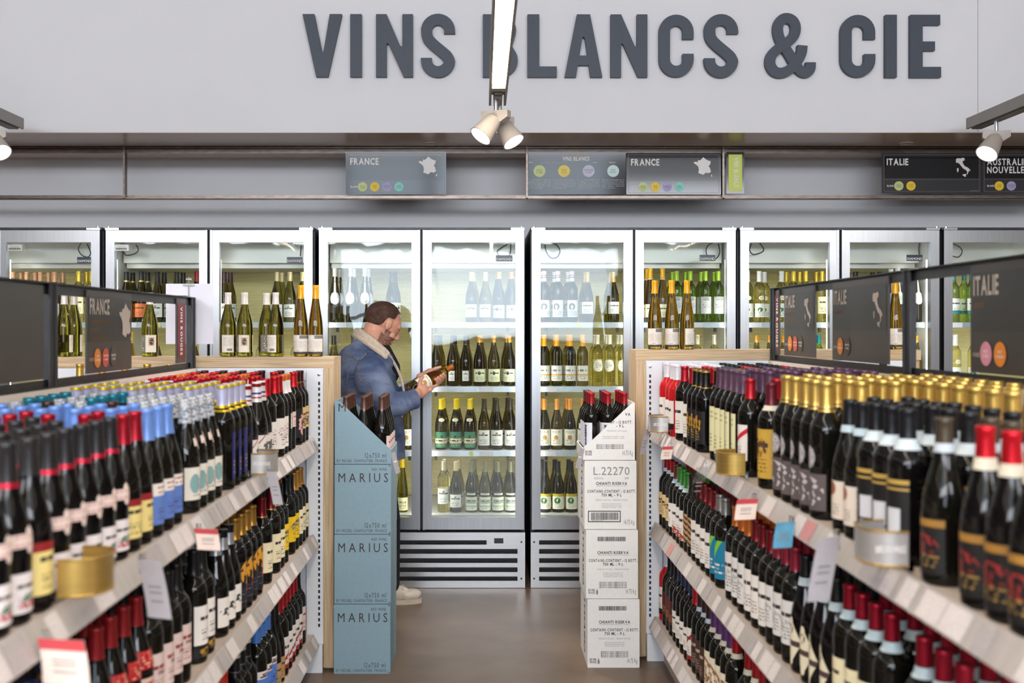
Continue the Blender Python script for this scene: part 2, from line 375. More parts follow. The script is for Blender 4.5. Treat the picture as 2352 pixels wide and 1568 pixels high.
FR = [(1045, 265), (1070, 285), (1095, 300), (1132, 312), (1125, 345), (1105, 372), (1120, 380), (1125, 400), (1135, 430), (1110, 448), (1075, 442), (1058, 455), (1045, 468), (1015, 455), (988, 448), (995, 410), (988, 375), (970, 355), (937, 332), (940, 318), (968, 318), (985, 322), (983, 298), (1000, 303), (1018, 295), (1035, 275)]
FR = [((a - 937) / 200, (468 - b) / 200) for a, b in FR]
COR = [((a - 937) / 200, (468 - b) / 200) for a, b in [(1143, 460), (1147, 475), (1145, 492), (1133, 482), (1134, 470)]]
IT = [(1000, 800), (1020, 785), (1050, 790), (1080, 780), (1100, 790), (1097, 812), (1075, 820), (1080, 845), (1100, 875), (1130, 890), (1150, 905), (1168, 930), (1150, 925), (1140, 945), (1130, 970), (1122, 965), (1128, 940), (1110, 915), (1085, 905), (1060, 875), (1040, 850), (1025, 838), (1002, 838)]
IT = [((a - 1000) / 220, (998 - b) / 220) for a, b in IT]
SIC = [((a - 1000) / 220, (998 - b) / 220) for a, b in [(1072, 970), (1115, 962), (1112, 998), (1085, 985)]]
SAR = [((a - 1000) / 220, (998 - b) / 220) for a, b in [(1010, 905), (1030, 895), (1032, 930), (1018, 948)]]
TASTE = {'g': ((208, 218, 140), 'DÉLICAT', 'ET LÉGER'), 'y': ((250, 208, 40), 'FRUITÉ', 'ET VIF'), 'p': ((180, 168, 210), 'AROMATIQUE', 'ET ROND'), 't': ((146, 220, 204), 'FRUITÉ', 'ET DOUX'),
         'o': ((232, 140, 50), 'FRUITÉ', 'ET GÉNÉREUX'), 'r': ((212, 92, 72), 'AROMATIQUE', 'ET CHARNU'), 'k': ((222, 150, 170), 'FRUITÉ', 'ET LÉGER'), 'd': ((84, 78, 72), 'AROMATIQUE', 'ET SOUPLE')}
UP = Vector((0, 0, 1))
ACR = mat('charcoal_acrylic', srgb(58, 58, 62), .09, 0, .5, var=(20, .03, A1))
ACR_IN = mat('black_print_acrylic', srgb(24, 24, 28), .09, 0, .5, var=(20, .03, A1))
LINE = mat('thin_print_line', srgb(150, 136, 124), .5, var=(20, .03, A1))
def tilted(px0, px1, py0, py1, d, tilt):
    """origin (lower left front), right, up vectors of a panel standing in the rail, top leaning towards the aisle"""
    up = Vector((0, -math.sin(R(tilt)), math.cos(R(tilt))))
    return P(px0, py1, d), Vector((1, 0, 0)), up, (px1 - px0) * d / F, (py1 - py0) * d / F
def board(name, label, o, r, u, wd, ht, m, th=.006, grp=None):
    n = r.cross(u).normalized()                            # r x u points to the viewer
    b = [o, o + r * wd, o + r * wd + u * ht, o + u * ht]; c = [p - n * th for p in b]
    mb = MB().add(b + c, [(0, 1, 2, 3), (7, 6, 5, 4), (0, 4, 5, 1), (1, 5, 6, 2), (2, 6, 7, 3), (3, 7, 4, 0)])
    t = link(name, mb.mesh(name, m)); return tag(t, label, 'sign', grp), n
def country(px0, px1, py0, py1, title, circles, label, shape, d=RD, tilt=0.0, vis=1.0):
    o, r, u, wd, ht = tilted(px0, px1, py0, py1, d, tilt); o = o - Vector((0, .012, 0))
    t, n = board('country_sign', label, o, r, u, wd, ht, ACR, grp='country signs in the steel rail')
    e = n * .0012
    full = 230 * d / F
    quad(t, 'title_field', o + r * .018 + u * (ht * .37) + e, r, u, wd - .036, ht * .54, ACR_IN)
    frame_lines(t, o + r * .012 + u * .010 + e * 1.6, r, u, wd - .024, ht - .02, .0014, LINE)
    quad(t, 'divider_line', o + r * .012 + u * (ht * .345) + e * 1.6, r, u, wd - .024, .0014, LINE)
    lines = title.split('|')
    for i, s in enumerate(lines): text(t, s, o + r * .03 + u * (ht * (.70 - .20 * i)) + e * 2, r, u, .040, M['print_white'], .74, .13)
    if shape == 'fr':
        for pl in (FR, COR): poly_face(t, 'map_shape', pl, o + r * (wd - .175) + u * (ht * .47) + e * 2, r, u, .112, M['print_white'])
    if shape == 'it':
        for pl in (IT, SIC, SAR): poly_face(t, 'map_shape', pl, o + r * (wd - .165) + u * (ht * .40) + e * 2, r, u, .126, M['print_white'])
    text(t, 'BLANC', o + r * .032 + u * (ht * .16) + e * 2, r, u, .011, M['print_white'], .8, .1)
    for i, c in enumerate(circles):
        cc = o + r * (.108 + .078 * i) + u * (ht * .18) + e * 2
        col, a, b = TASTE[c]; disc(t, 'taste_disc', cc, r, u, .030, flat(*col))
        text(t, a, cc + u * .002 + e, r, u, .0065, M['print_grey'], .7, .1, align='c'); text(t, b, cc - u * .009 + e, r, u, .0065, M['print_grey'], .7, .1, align='c')
    text(t, 'prix sujets a changement sans avis', o + r * (wd - .02) + u * .014 + e * 2, r, u, .003, M['print_white'], .8, .1, 0, 'r')
    return t
country(795, 1025, 350, 447, 'FRANCE', 'gypt', 'FRANCE sign with bluish sheen above the cooler where the man stands', 'fr', tilt=4.0)
country(1438, 1655, 352, 447, 'FRANCE', 'gypt', 'charcoal FRANCE sign beside the taste profile board', 'fr')
country(2024, 2252, 352, 444, 'ITALIE', 'gy', 'charcoal ITALIE sign with white map in the steel rail', 'it', tilt=0.0)
country(2254, 2484, 352, 444, 'AUSTRALIE ET|NOUVELLE-ZÉLANDE', 'yp', 'charcoal AUSTRALIE ET NOUVELLE-ZÉLANDE sign in the steel rail', '', tilt=0.0)
# taste profile board
o, r, u, wd, ht = tilted(1213, 1436, 351, 447, RD, 4.0); o = o - Vector((0, .012, 0))
t, n = board('taste_profile_sign', 'grey taste profile board headed VINS BLANCS with four coloured discs', o, r, u, wd, ht, ACR, grp='country signs in the steel rail'); e = n * .0018
text(t, 'PROFILS DE GOÛT', o + r * wd * .49 + u * ht * .915 + e, r, u, .010, M['print_gold'], .8, .2, align='c')
text(t, 'VINS BLANCS', o + r * wd * .49 + u * ht * .80 + e, r, u, .024, M['print_white'], .7, .12, align='c')
text(t, 'LÉGERS', o + r * .003 + u * ht * .745 + e, r, u, .006, M['print_white'], .8); text(t, 'CORSÉS', o + r * wd * .66 + u * ht * .745 + e, r, u, .006, M['print_white'], .8)
text(t, 'DEMI-DOUX', o + r * wd * .83 + u * ht * .745 + e, r, u, .006, M['print_white'], .8)
text(t, '.' * 34, o + r * wd * .13 + u * ht * .75 + e, r, u, .010, M['print_white'], .8, .3)
TXT = [['Ces vins secs plutôt délicats se', 'distinguent par leur couleur pâle,', 'leurs arômes simples de fruits ainsi', 'que par la sensation de fraîcheur', 'qui naît de leur acidité.'],
       ['Ces vins secs possèdent un nez aux', 'arômes de fruits et de fleurs tout', 'en offrant une certaine richesse', 'en bouche. Leur acidité leur procure', 'une agréable vivacité.'],
       ["Ces vins secs se caractérisent par", "l'intensité de leurs arômes d'épices,", 'de pain grillé ou de fruits exotiques.', 'En bouche, ces vins ont une texture', 'plus grasse et sont bien équilibrés.'],
       ['Ces vins se distinguent par la', "présence de sucre. L'arôme domi-", 'nant est fruité. Certains sont plus', "légers (demi-secs), d'autres plus", 'corsés (liquoreux).']]
for i, c in enumerate('gypt'):
    cc = o + r * wd * (.115 + .252 * i) + u * ht * .555 + e; col, a, b = TASTE[c]
    disc(t, 'taste_disc', cc, r, u, .038, flat(*[min(255, int(q + (245 - q) * (.1 + .2 * i))) for q in col]))
    text(t, a, cc + u * .003 + n * .001, r, u, .0075, M['print_grey'], .75, .12, align='c'); text(t, b, cc - u * .012 + n * .001, r, u, .0075, M['print_grey'], .75, .12, align='c')
    for j, s in enumerate(TXT[i]): text(t, s, o + r * (.003 + wd * .252 * i) + u * ht * (.335 - .048 * j) + e, r, u, .0062, M['print_white'], .8, .14, 0, width=wd * (.225 if j < 4 else .14))
# green blade sign
o, r, u, wd, ht = tilted(1667, 1708, 350, 445, RD, 0.0); o = o - Vector((0, .016, 0))
t, n = board('section_sign', 'lime green upright VINS BLANCS section sign', o, r, u, wd, ht, ACR); e = n * .0015
quad(t, 'green_field', o + r * .014 + u * .016 + e, r, u, wd - .028, ht - .032, mat('lime_print', srgb(196, 208, 20), .3, var=(20, .03, A1)))
text(t, 'VINS BLANCS', o + r * wd * .42 + u * (ht - .035) + e * 2, -u, r, .030, M['print_white'], .72, .12, width=ht - .075)

# ------------------------------------------------------------------ linear pendant lamps with twin spots
def bisect_box(mb, M4, x0, x1, y0, y1, z0, z1):
    b = MB().box(x0, x1, y0, y1, z0, z1); mb.add([M4 @ Vector(p) for p in b.v], b.f)
def spot_head(parent, pivot, yaw, tiltdeg, energy):
    """can lamp: fins, tapered can, rim, glowing lens, aimed by yaw / tilt"""
    d = Vector((math.sin(R(yaw)) * math.sin(R(tiltdeg)), -math.cos(R(yaw)) * math.sin(R(tiltdeg)), -math.cos(R(tiltdeg))))
    pv = Vector(pivot)
    can = part('can', MB().lathe([(0, -.055), (.038, -.055), (.041, -.05), (.046, -.02), (.058, .062), (.060, .066), (.055, .066), (.052, .05), (0, .05)], 28, pv, d), M['white_paint'], parent, True)
    fin = MB()
    for k in range(5): fin.lathe([(0, -.085 + k * .007), (.034, -.085 + k * .007), (.034, -.0825 + k * .007), (0, -.0825 + k * .007)], 20, pv, d)
    part('cooling_fin', fin, M['white_paint'], can, True)['kind'] = 'stuff'
    part('lens', MB().lathe([(0, .052), (.047, .052), (.047, .056), (0, .056)], 24, pv, d), M['bulb'], can)
    lg = MB()
    l = bpy.data.lights.new('spot_beam', 'SPOT'); l.energy = energy; l.color = (1, .93, .86); l.spot_size = R(62); l.spot_blend = .5; l.shadow_soft_size = .04
    o = link('spot_beam', l); o.location = pv + d * .075; o.rotation_euler = d.to_track_quat('-Z', 'Y').to_euler()
def pendant(xc, label, end=5.50, dif=5.10, zb=2.70, heads=()):
    wd = .088; t = thing('linear_pendant', label, 'pendant lamp', (xc, end, zb), 'linear pendant lamps')
    y0 = -3.0; h = .062
    part('housing', MB().box(xc - wd / 2, xc - wd / 2 + .012, y0, end, zb, zb + h).box(xc + wd / 2 - .012, xc + wd / 2, y0, end, zb, zb + h).box(xc - wd / 2 + .012, xc + wd / 2 - .012, y0, end, zb + h - .006, zb + h - .002), M['lampgrey'], t)
    for a, b in ((y0, -.2), (-.195, 2.3), (2.305, 4.6), (4.605, dif)):
        part('diffuser', MB().box(xc - wd / 2 + .013, xc + wd / 2 - .013, a, b, zb + .022, zb + .026), M['tube'], t)
    part('uplight', MB().box(xc - wd / 2 + .012, xc + wd / 2 - .012, y0, end - .4, zb + h, zb + h + .004), M['uplight'], t)
    part('end_block', MB().box(xc - .034, xc + .034, dif + .02, dif + .09, zb + .004, zb + .05), M['lampgrey'], t)
    part('adapter', MB().box(xc - .022, xc + .022, dif + .2, end - .02, zb - .004, zb + .04).box(xc - .018, xc + .018, dif + .12, dif + .17, zb + .004, zb + .03), M['lampgrey'], t)
    for y in (.5, 4.0):
        part('hanger_cable', MB().tube([(xc, y, zb + h), (xc, y, CEIL)], .0012, 6), M['chrome'], t)
    if heads:
        for (dx, dy, yaw, ti) in heads:
            s = Vector((xc + dx, dy, zb - .04)); part('swivel_stem', MB().tube([s + Vector((0, 0, .05)), s - Vector((0, 0, .03))], .011, 12), M['chrome'], t, True)
            arm = part('swivel_arm', MB().prism([(-.07, -.012), (-.035, -.034), (0, -.042), (.035, -.034), (.07, -.012), (.07, .022), (-.07, .022)], 'y', -.026, .026), M['white_paint'], t)
            arm.location = s - Vector((0, 0, .045)); arm.matrix_parent_inverse = Matrix.Translation(-Vector(t.location)); arm.rotation_euler = (0, 0, R(yaw * .35))
            off = Vector((math.sin(R(yaw)), -math.cos(R(yaw)), 0)) * .045
            spot_head(t, s + off + Vector((0, 0, -.105)), yaw, ti, SPOT_W)
    return t
pendant(.084, 'slim glowing linear pendant lamp with twin spots over the aisle', heads=[(-.01, 5.33, -62, 40), (.012, 5.47, 60, 34)])
pendant(2.84, 'grey linear pendant lamp with spots beside the ITALIE sign', 6.15, 5.3, heads=[(0, 5.88, -58, 42), (.02, 5.45, 40, 34), (-.02, 2.6, -60, 40)])
pendant(-2.68, 'linear pendant lamp on the side of the FRANCE gondola', 6.15, 5.3, heads=[(0, 5.85, 52, 42), (.02, 2.6, 60, 40)])

# ================================================================== glass-door coolers
FY = 6.38; FB = 7.24                                       # front and back of the coolers
ZTOP, ZDT, ZDB, ZG = Z(522, FY), Z(529, FY), Z(1215, FY), Z(1222, FY)
SH = [1.589, 1.199, .81, .43]                              # bottle level of the four decks
UNITS = [(-246, 233, 'leftward'), (242, 721, ''), (731, 1206, ''), (1219, 1691, ''), (1697, 2158, ''), (2164, 2640, '')]
ULAB = ['steel glass-door cooler at the far end of the FRANCE side', 'steel glass-door cooler behind the clipped white paper', 'steel glass-door cooler the man stands in front of',
        'steel glass-door cooler beside the pile of white cartons', 'steel glass-door cooler below the lime VINS BLANCS sign', 'steel glass-door cooler below the AUSTRALIE sign']
SCREEN = (2, 3)
FRIDGES = []
RIB = MB(); zz = SH[3] - .02; k = 0
def ribbed(x0, x1, z0, z1, y):
    mb = MB(); n = int((z1 - z0) / .0105); pts = []
    for i in range(n): 
        za = z0 + (z1 - z0) * i / n; dz = (z1 - z0) / n
        pts += [(y, za), (y - .005, za + dz * .25), (y - .005, za + dz * .6), (y, za + dz * .8)]
    pts.append((y, z1)); m = len(pts)
    mb.add([(x0, a, b) for a, b in pts] + [(x1, a, b) for a, b in pts], [(i, i + 1, m + i + 1, m + i) for i in range(m - 1)]); return mb
CABLE = mat('black_cable', (.015, .015, .017), .4, var=(20, .1, A1))
for ui, (pa, pb, _) in enumerate(UNITS):
    x0, x1 = X(pa, FY), X(pb, FY); xm = (x0 + x1) / 2
    f = thing('glass_door_cooler', ULAB[ui], 'cooler', (xm, (FY + FB) / 2, 0), 'coolers along the back wall'); FRIDGES.append(f)
    tk = .022
    part('cabinet_shell', MB().box(x0, x0 + tk, FY + .045, FB, 0.03, ZTOP).box(x1 - tk, x1, FY + .045, FB, .03, ZTOP).box(x0 + tk, x1 - tk, FY + .045, FB, ZTOP - .05, ZTOP)
         .box(x0 + tk, x1 - tk, FB - .02, FB, .03, ZTOP - .05).box(x0 + tk, x1 - tk, FY + .10, FB - .02, .03, SH[3] - .02), M['darksteel'], f)
    part('liner', MB().box(x0 + tk, x0 + tk + .006, FY + .06, FB - .02, SH[3] - .02, ZTOP - .05).box(x1 - tk - .006, x1 - tk, FY + .06, FB - .02, SH[3] - .02, ZTOP - .05)
         .box(x0 + tk + .006, x1 - tk - .006, FY + .06, FB - .02, ZTOP - .056, ZTOP - .05).box(x0 + tk + .006, x1 - tk - .006, FY + .06, FB - .02, SH[3] - .02, SH[3] - .003), M['inner'], f)
    part('ribbed_back', ribbed(x0 + tk + .006, x1 - tk - .006, SH[3], 1.98, FB - .04), M['ribbed'], f)
    zev = Z(604, FY + .22)
    part('evaporator_cover', MB().box(x0 + tk + .02, x1 - tk - .02, FY + .2, FB - .03, zev, ZTOP - .06).box(x0 + tk + .02, x1 - tk - .02, FY + .26, FB - .03, zev - .03, zev - .001), M['inner_grey'], f)
    part('mullion', MB().box(xm - .012, xm + .012, FY + .06, FY + .10, SH[3] - .02, ZTOP - .05), M['inner'], f)
    part('head_trim', MB().box(x0, x1, FY + .004, FY + .045, ZDT + .004, ZTOP), M['darksteel'], f)
    for hx, sg in ((x0, 1), (x1, -1)):
        part('hinge', MB().box(min(hx + sg * .004, hx + sg * .085), max(hx + sg * .004, hx + sg * .085), FY - .016, FY + .01, ZDT + .002, ZDT + .014).lathe([(0, 0), (.01, 0), (.01, .008), (0, .008)], 12, (hx + sg * .02, FY - .004, ZDT + .014)), M['chrome'], f)
    # doors
    gap = .008
    for di, (da, db) in enumerate(((x0 + .006, xm - gap), (xm + gap, x1 - .006))):
        sw, tr, br = .052, .072, .073
        dm = MB().box(da, da + sw, FY - .012, FY + .035, ZDB, ZDT).box(db - sw, db, FY - .012, FY + .035, ZDB, ZDT)
        dm.box(da + sw, db - sw, FY - .012, FY + .035, ZDT - tr, ZDT).box(da + sw, db - sw, FY - .012, FY + .035, ZDB, ZDB + br)
        dr = part('door', dm, M['steel'], f)
        hx = db if di == 0 else da; sg = -1 if di == 0 else 1   # grip profile along the meeting edge
        part('grip_profile', MB().box(min(hx, hx + sg * .012), max(hx, hx + sg * .012), FY - .024, FY - .012, ZDB, ZDT), M['steel'], dr)
        part('gasket', MB().box(da + .006, da + .02, FY + .035, FY + .045, ZDB, ZDT).box(db - .02, db - .006, FY + .035, FY + .045, ZDB, ZDT), M['black'], dr)
        part('pane', MB().box(da + sw - .002, db - sw + .002, FY + .004, FY + .008, ZDB + br - .002, ZDT - tr + .002), M['pane'], dr)
        for lx in (da + sw - .02, db - sw + .006):
            part('led_strip', MB().box(lx, lx + .012, FY + .062, FY + .07, ZDB + br, ZDT - tr - .1), M['led'], f)
    part('door_gap', MB().box(xm - gap, xm + gap, FY + .012, FY + .05, ZDB, ZDT), M['black'], f)
    # decks
    for si, z in enumerate(SH[:3]):
        sh = part('deck', MB().box(x0 + tk + .03, x1 - tk - .03, FY + .10, FB - .10, z - .008, z), M['inner'], f)
        part('price_rail', MB().prism([(FY + .088, z - .033), (FY + .094, z - .033), (FY + .10, z), (FY + .094, z)], 'x', x0 + tk + .03, x1 - tk - .03), M['steel_soft'], sh)
        part('deck_fill_glow', MB().box(x0 + tk + .05, x1 - tk - .05, FY + .115, FY + .127, z - .014, z - .009), M['deck_fill'], sh)  # added glowing strip behind the price rail, brightens the interior
        for bx in (x0 + .1, xm - .08, xm + .08, x1 - .1):
            part('deck_support', MB().box(bx - .008, bx + .008, FY + .11, FY + .13, z - .06, z - .008), M['black'], sh)
        nt = 0
        for di, da in enumerate((x0 + .075, xm + .075)):
            for tx, kind in ((.0, 'tag'), (.27, 'tag' if (si + di + ui) % 3 else 'dot'), (.16, 'dot' if (si + ui + di) % 2 else None)):
                if kind == 'tag':
                    q = part('price_tag', MB().box(da + tx, da + tx + .085, FY + .084, FY + .0865, z - .032, z - .002), M['paper'], sh)
                elif kind == 'dot':
                    cc = Vector((da + tx + .06, FY + .085, z - .016)); disc(sh, 'taste_disc', cc, (1, 0, 0), UP, .014, flat(236, 226, 130))
    # louvred base
    if ui in (1, 2, 3, 4):
        zb0, zb1 = Z(1349, FY), ZG; zr = lambda py: Z(py, FY)
        dsp = SCREEN and ui == 2
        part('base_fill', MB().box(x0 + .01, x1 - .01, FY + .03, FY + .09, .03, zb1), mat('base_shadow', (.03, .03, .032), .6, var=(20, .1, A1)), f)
        for a, b in ((x0, x0 + .05), (x1 - .045, x1)):
            part('base_stile', MB().box(a, b, FY - .005, FY + .03, zb0, zb1), M['steel_lit'], f)
        for a, b in ((1222, 1240), (1250, 1260), (1271, 1281), (1292, 1302), (1313, 1323), (1333, 1349)):
            part('slat', MB().prism([(FY + .02, zr(b) - .002), (FY - .005, zr(b)), (FY - .005, zr(a)), (FY + .02, zr(a) + .006)], 'x', x0 + .05, x1 - .045), M['steel_lit'], f)
        px = x1 - .23
        part('slat', MB().box(px, x1 - .045, FY - .0045, FY + .02, zr(1250), zr(1240)), M['steel_lit'], f)
        dsp = part('controller_display', MB().box(x1 - .185, x1 - .13, FY - .008, FY, zr(1247), zr(1235)), M['black_gloss'], f)
        for zz in (1244, 1328):
            for xx in (x0 + .02, x1 - .022):
                part('screw', MB().lathe([(0, 0), (.006, 0), (.005, .003), (0, .003)], 10, (xx, FY - .005, zr(zz)), (0, -1, 0)), M['darksteel'], f)
    for fx in (x0 + .06, x1 - .06):
        part('foot', MB().lathe([(0, 0), (.02, 0), (.02, .03), (0, .03)], 12, (fx, FY + .12, 0)).lathe([(0, 0), (.02, 0), (.02, .03), (0, .03)], 12, (fx, FB - .1, 0)), M['black'], f)
    part('kick_plate', MB().box(x0 + .01, x1 - .01, FY + .035, FY + .04, .002, .03), M['black'], f)
# loose cable loops, stickers and door counters
def loop(ui, pts, d=FY + .15):
    part('cable', MB().tube(smooth3([P(a, b, d + .01 * math.sin(i)) for i, (a, b) in enumerate(pts)]), .0035, 6), CABLE, FRIDGES[ui], True)
def smooth3(pts, n=5):
    out = []
    for i in range(len(pts) - 1):
        p0, p1, p2, p3 = (Vector(pts[max(min(j, len(pts) - 1), 0)]) for j in (i - 1, i, i + 1, i + 2))
        for k in range(n):
            t = k / n; out.append(.5 * ((2 * p1) + (p2 - p0) * t + (2 * p0 - 5 * p1 + 4 * p2 - p3) * t * t + (3 * p1 - p0 - 3 * p2 + p3) * t ** 3))
    return out + [Vector(pts[-1])]
loop(0, [(186, 558), (180, 572), (188, 586), (202, 590), (208, 580), (200, 560)])
loop(1, [(312, 562), (318, 574), (308, 583), (290, 586), (284, 578)])
loop(1, [(692, 558), (691, 575), (690, 588)])
loop(2, [(1172, 557), (1150, 570), (1142, 578), (1148, 587), (1164, 590), (1172, 580), (1173, 558)])
loop(3, [(1251, 562), (1256, 580), (1266, 592), (1280, 590), (1286, 576), (1278, 562), (1262, 557)])
loop(3, [(1640, 556), (1626, 564), (1622, 578), (1628, 592), (1644, 594), (1653, 580), (1650, 560)])
loop(4, [(1726, 558), (1722, 574), (1730, 584), (1748, 580), (1754, 572), (1744, 557)])
loop(4, [(2112, 557), (2110, 572), (2112, 592)])
loop(5, [(2190, 560), (2205, 568), (2210, 578), (2202, 590), (2188, 588)])
STK = mat('blue_black_sticker', srgb(38, 52, 66), .3, var=(30, .05, A1))
for ui, px, py, wdp in ((0, 177, 590, 33), (1, 659, 590, 36), (2, 1139, 586, 38), (3, 1607, 585, 36), (4, 2082, 585, 37)):
    d = FY + .002; o = P(px, py + 14, d); b = quad(FRIDGES[ui], 'maker_sticker', o, (1, 0, 0), UP, wdp * d / F, 14 * d / F, STK)
    text(FRIDGES[ui], 'DIAMOND', o + Vector((.004, -.001, .006)), (1, 0, 0), UP, .014, M['print_white'], .9, .12, 0, width=wdp * d / F - .008)
for ui, px in ((0, 20), (1, 265)):
    o = P(px, 576, FY - .004); wd = .085
    f = FRIDGES[ui]; b = part('door_counter', MB().box(o.x, o.x + wd, FY - .02, FY, o.z, o.z + .036), M['inner_grey'], f)
    text(f, 'Type Portes 02', o + Vector((wd / 2, -.017, .022)), (1, 0, 0), UP, .006, M['print_dark'], .8, .1, 0, 'c')
    bar = MB(); x = .008
    while x < wd - .01: w_ = random.choice((.0012, .002, .0028)); bar.box(o.x + x, o.x + x + w_, FY - .0212, FY - .0205, o.z + .006, o.z + .017); x += w_ + .0016
    part('barcode', bar, M['print_dark'], b)['kind'] = 'stuff'

# ================================================================== gondolas
LD, RDp = 4.86, 5.03                                       # distance of the closed far ends
G = {
 'L': dict(end=LD, back=-1.319, lip=-.758, sg=1, sh=(1.055, .62, .17), top=1.422, wood=-.670, far=-1.975, rail=1.694, railb=1.3985, name='FRANCE'),
 'R': dict(end=RDp, back=1.380, lip=.812, sg=-1, sh=(1.083, .645, .205), top=1.452, wood=.729, far=2.075, rail=1.742, railb=1.4285, name='ITALIE'),
}
LIPM = mat('ticket_rail', srgb(190, 182, 178), .35, .15, var=(7, .12, (1, 9, 1)))
TICK = [mat('shelf_ticket', srgb(228, 220, 220), .6, var=(300, .25, (1, 1, .6))), mat('shelf_ticket_grey', srgb(180, 174, 176), .6, var=(300, .2, (1, 1, .6))), mat('shelf_ticket_red', srgb(214, 150, 150), .6, var=(200, .3, (1, 1, .6)))]
Y0 = .75
for k, g in G.items():
    e, bk, lp, sg, tp = g['end'], g['back'], g['lip'], g['sg'], g['top']
    t = thing('gondola_shelving', 'cream shelf gondola carrying the %s signs and rows of red wine' % g['name'], 'shelving unit', (bk, (Y0 + e) / 2, 0), 'gondolas either side of the aisle'); g['obj'] = t
    bx = lambda a, b: (min(a, b), max(a, b))
    # central spine with cap band
    part('spine', MB().box(bk - .02, bk + .02, Y0, e - .004, .02, tp - .095), M['beige'], t)
    part('cap_band', MB().box(bk - .026, bk + .026, Y0, e - .004, tp - .095, tp - .05), M['beige'], t)
    y = e - .9
    while y > Y0:
        part('panel_joint', MB().box(*bx(bk + sg * .020, bk + sg * .0215), y - .002, y + .002, .2, tp - .1), M['print_grey'], t)
        part('screw', MB().lathe([(0, 0), (.007, 0), (.006, .006), (0, .008)], 10, (bk + sg * .026, y, tp - .088), (sg, 0, 0)), M['chrome'], t, True); y -= .62
    # closed end: white slotted panel in a pale wooden frame
    ed = 2 * bk - lp                                       # outer edge of the other side's shelves
    ep = part('end_panel', MB().box(*bx(g['far'] + sg * .0465, g['wood'] - sg * .0465), e, e + .018, .14, tp - .05), M['panel'], t)
    inn = g['wood'] - sg * .0465
    up = part('end_upright', MB().box(*bx(inn - sg * .075, inn), e - .022, e - .001, .12, tp - .055), M['panel'], t)
    part('header_bar', MB().box(*bx(bk + sg * .028, inn - sg * .077), e - .012, e - .001, tp - .105, tp - .055), M['panel'], t)
    for sx_ in (inn - sg * .018, bk + sg * .05):
        part('screw', MB().lathe([(0, 0), (.009, 0), (.007, .004), (0, .005)], 12, (sx_, e - .022, tp - .078), (0, -1, 0)), M['chrome'], t, True)
    sl = MB(); z = .2
    while z < tp - .12: sl.box(inn - sg * .018 - .0045, inn - sg * .018 + .0045, e - .0232, e - .0225, z, z + .0145); z += .0255
    part('slot_row', sl, M['black'], up)['kind'] = 'stuff'
    part('end_foot', MB().box(*bx(inn - sg * .08, inn), e - .05, e - .023, 0, .125), M['panel'], t)
    wx = g['wood']; fx = g['far']
    part('end_top_board', MB().box(*bx(wx, fx), e + .0, e + .235, tp - .048, tp), M['wood_h'], t)
    part('end_side_board', MB().box(*bx(wx, wx - sg * .046), e + .0185, e + .235, .0, tp - .048), M['wood_v'], t)
    part('end_side_edge', MB().box(*bx(wx, wx - sg * .046), e - .012, e + .0185, .012, tp - .0485), M['wood_v'], t)
    part('end_side_board', MB().box(*bx(fx, fx + sg * .046), e + .0185, e + .235, .0, tp - .048), M['wood_v'], t)
    part('end_infill', MB().box(*bx(wx - sg * .046, fx + sg * .046), e + .2, e + .22, .0, tp - .048), M['wood_h'], t)
    # shelves, both sides
    for i, z in enumerate(g['sh']):
        s = part('shelf', MB().box(*bx(bk + sg * .03, lp), Y0, e - .023, z - .03, z - .004), M['shelf'], t)
        # sloping ticket rail on the front
        a, b = lp + sg * .002, lp + sg * .03
        part('ticket_rail', MB().prism([(a, z + .006), (a - sg * .006, z + .006), (a - sg * .006, z - .034), (b - sg * .006, z - .046), (b, z - .046)], 'y', Y0, e - .055), LIPM, s)
        yy = e - .09; j = i
        while yy > 1.3:
            L_ = random.choice((.055, .075, .09, .06))
            nrm = Vector((sg * .052, 0, .028)).normalized() * .001
            q = [Vector((a + (b - a) * f_, q_, z + .006 - .052 * f_)) + nrm for q_, f_ in ((yy, .08), (yy - L_, .08), (yy - L_, .94), (yy, .94))]
            if random.random() < .8:
                part('price_ticket', MB().add(q, [(0, 1, 2, 3)]), TICK[random.choice((0, 0, 0, 1, 1, 2) if j % 4 == 0 else (0, 0, 1))], s)
            yy -= L_ + random.choice((.004, .03, .09)); j += 1
    part('far_shelf', MB().box(*bx(bk - sg * .03, 2 * bk - lp), Y0, e - .023, g['sh'][0] - .03, g['sh'][0] - .004), M['shelf'], t)
    part('base_plinth', MB().box(*bx(lp - sg * .04, 2 * bk - lp + sg * .04), Y0, e - .06, .0, g['sh'][2] - .03), M['shelf'], t)

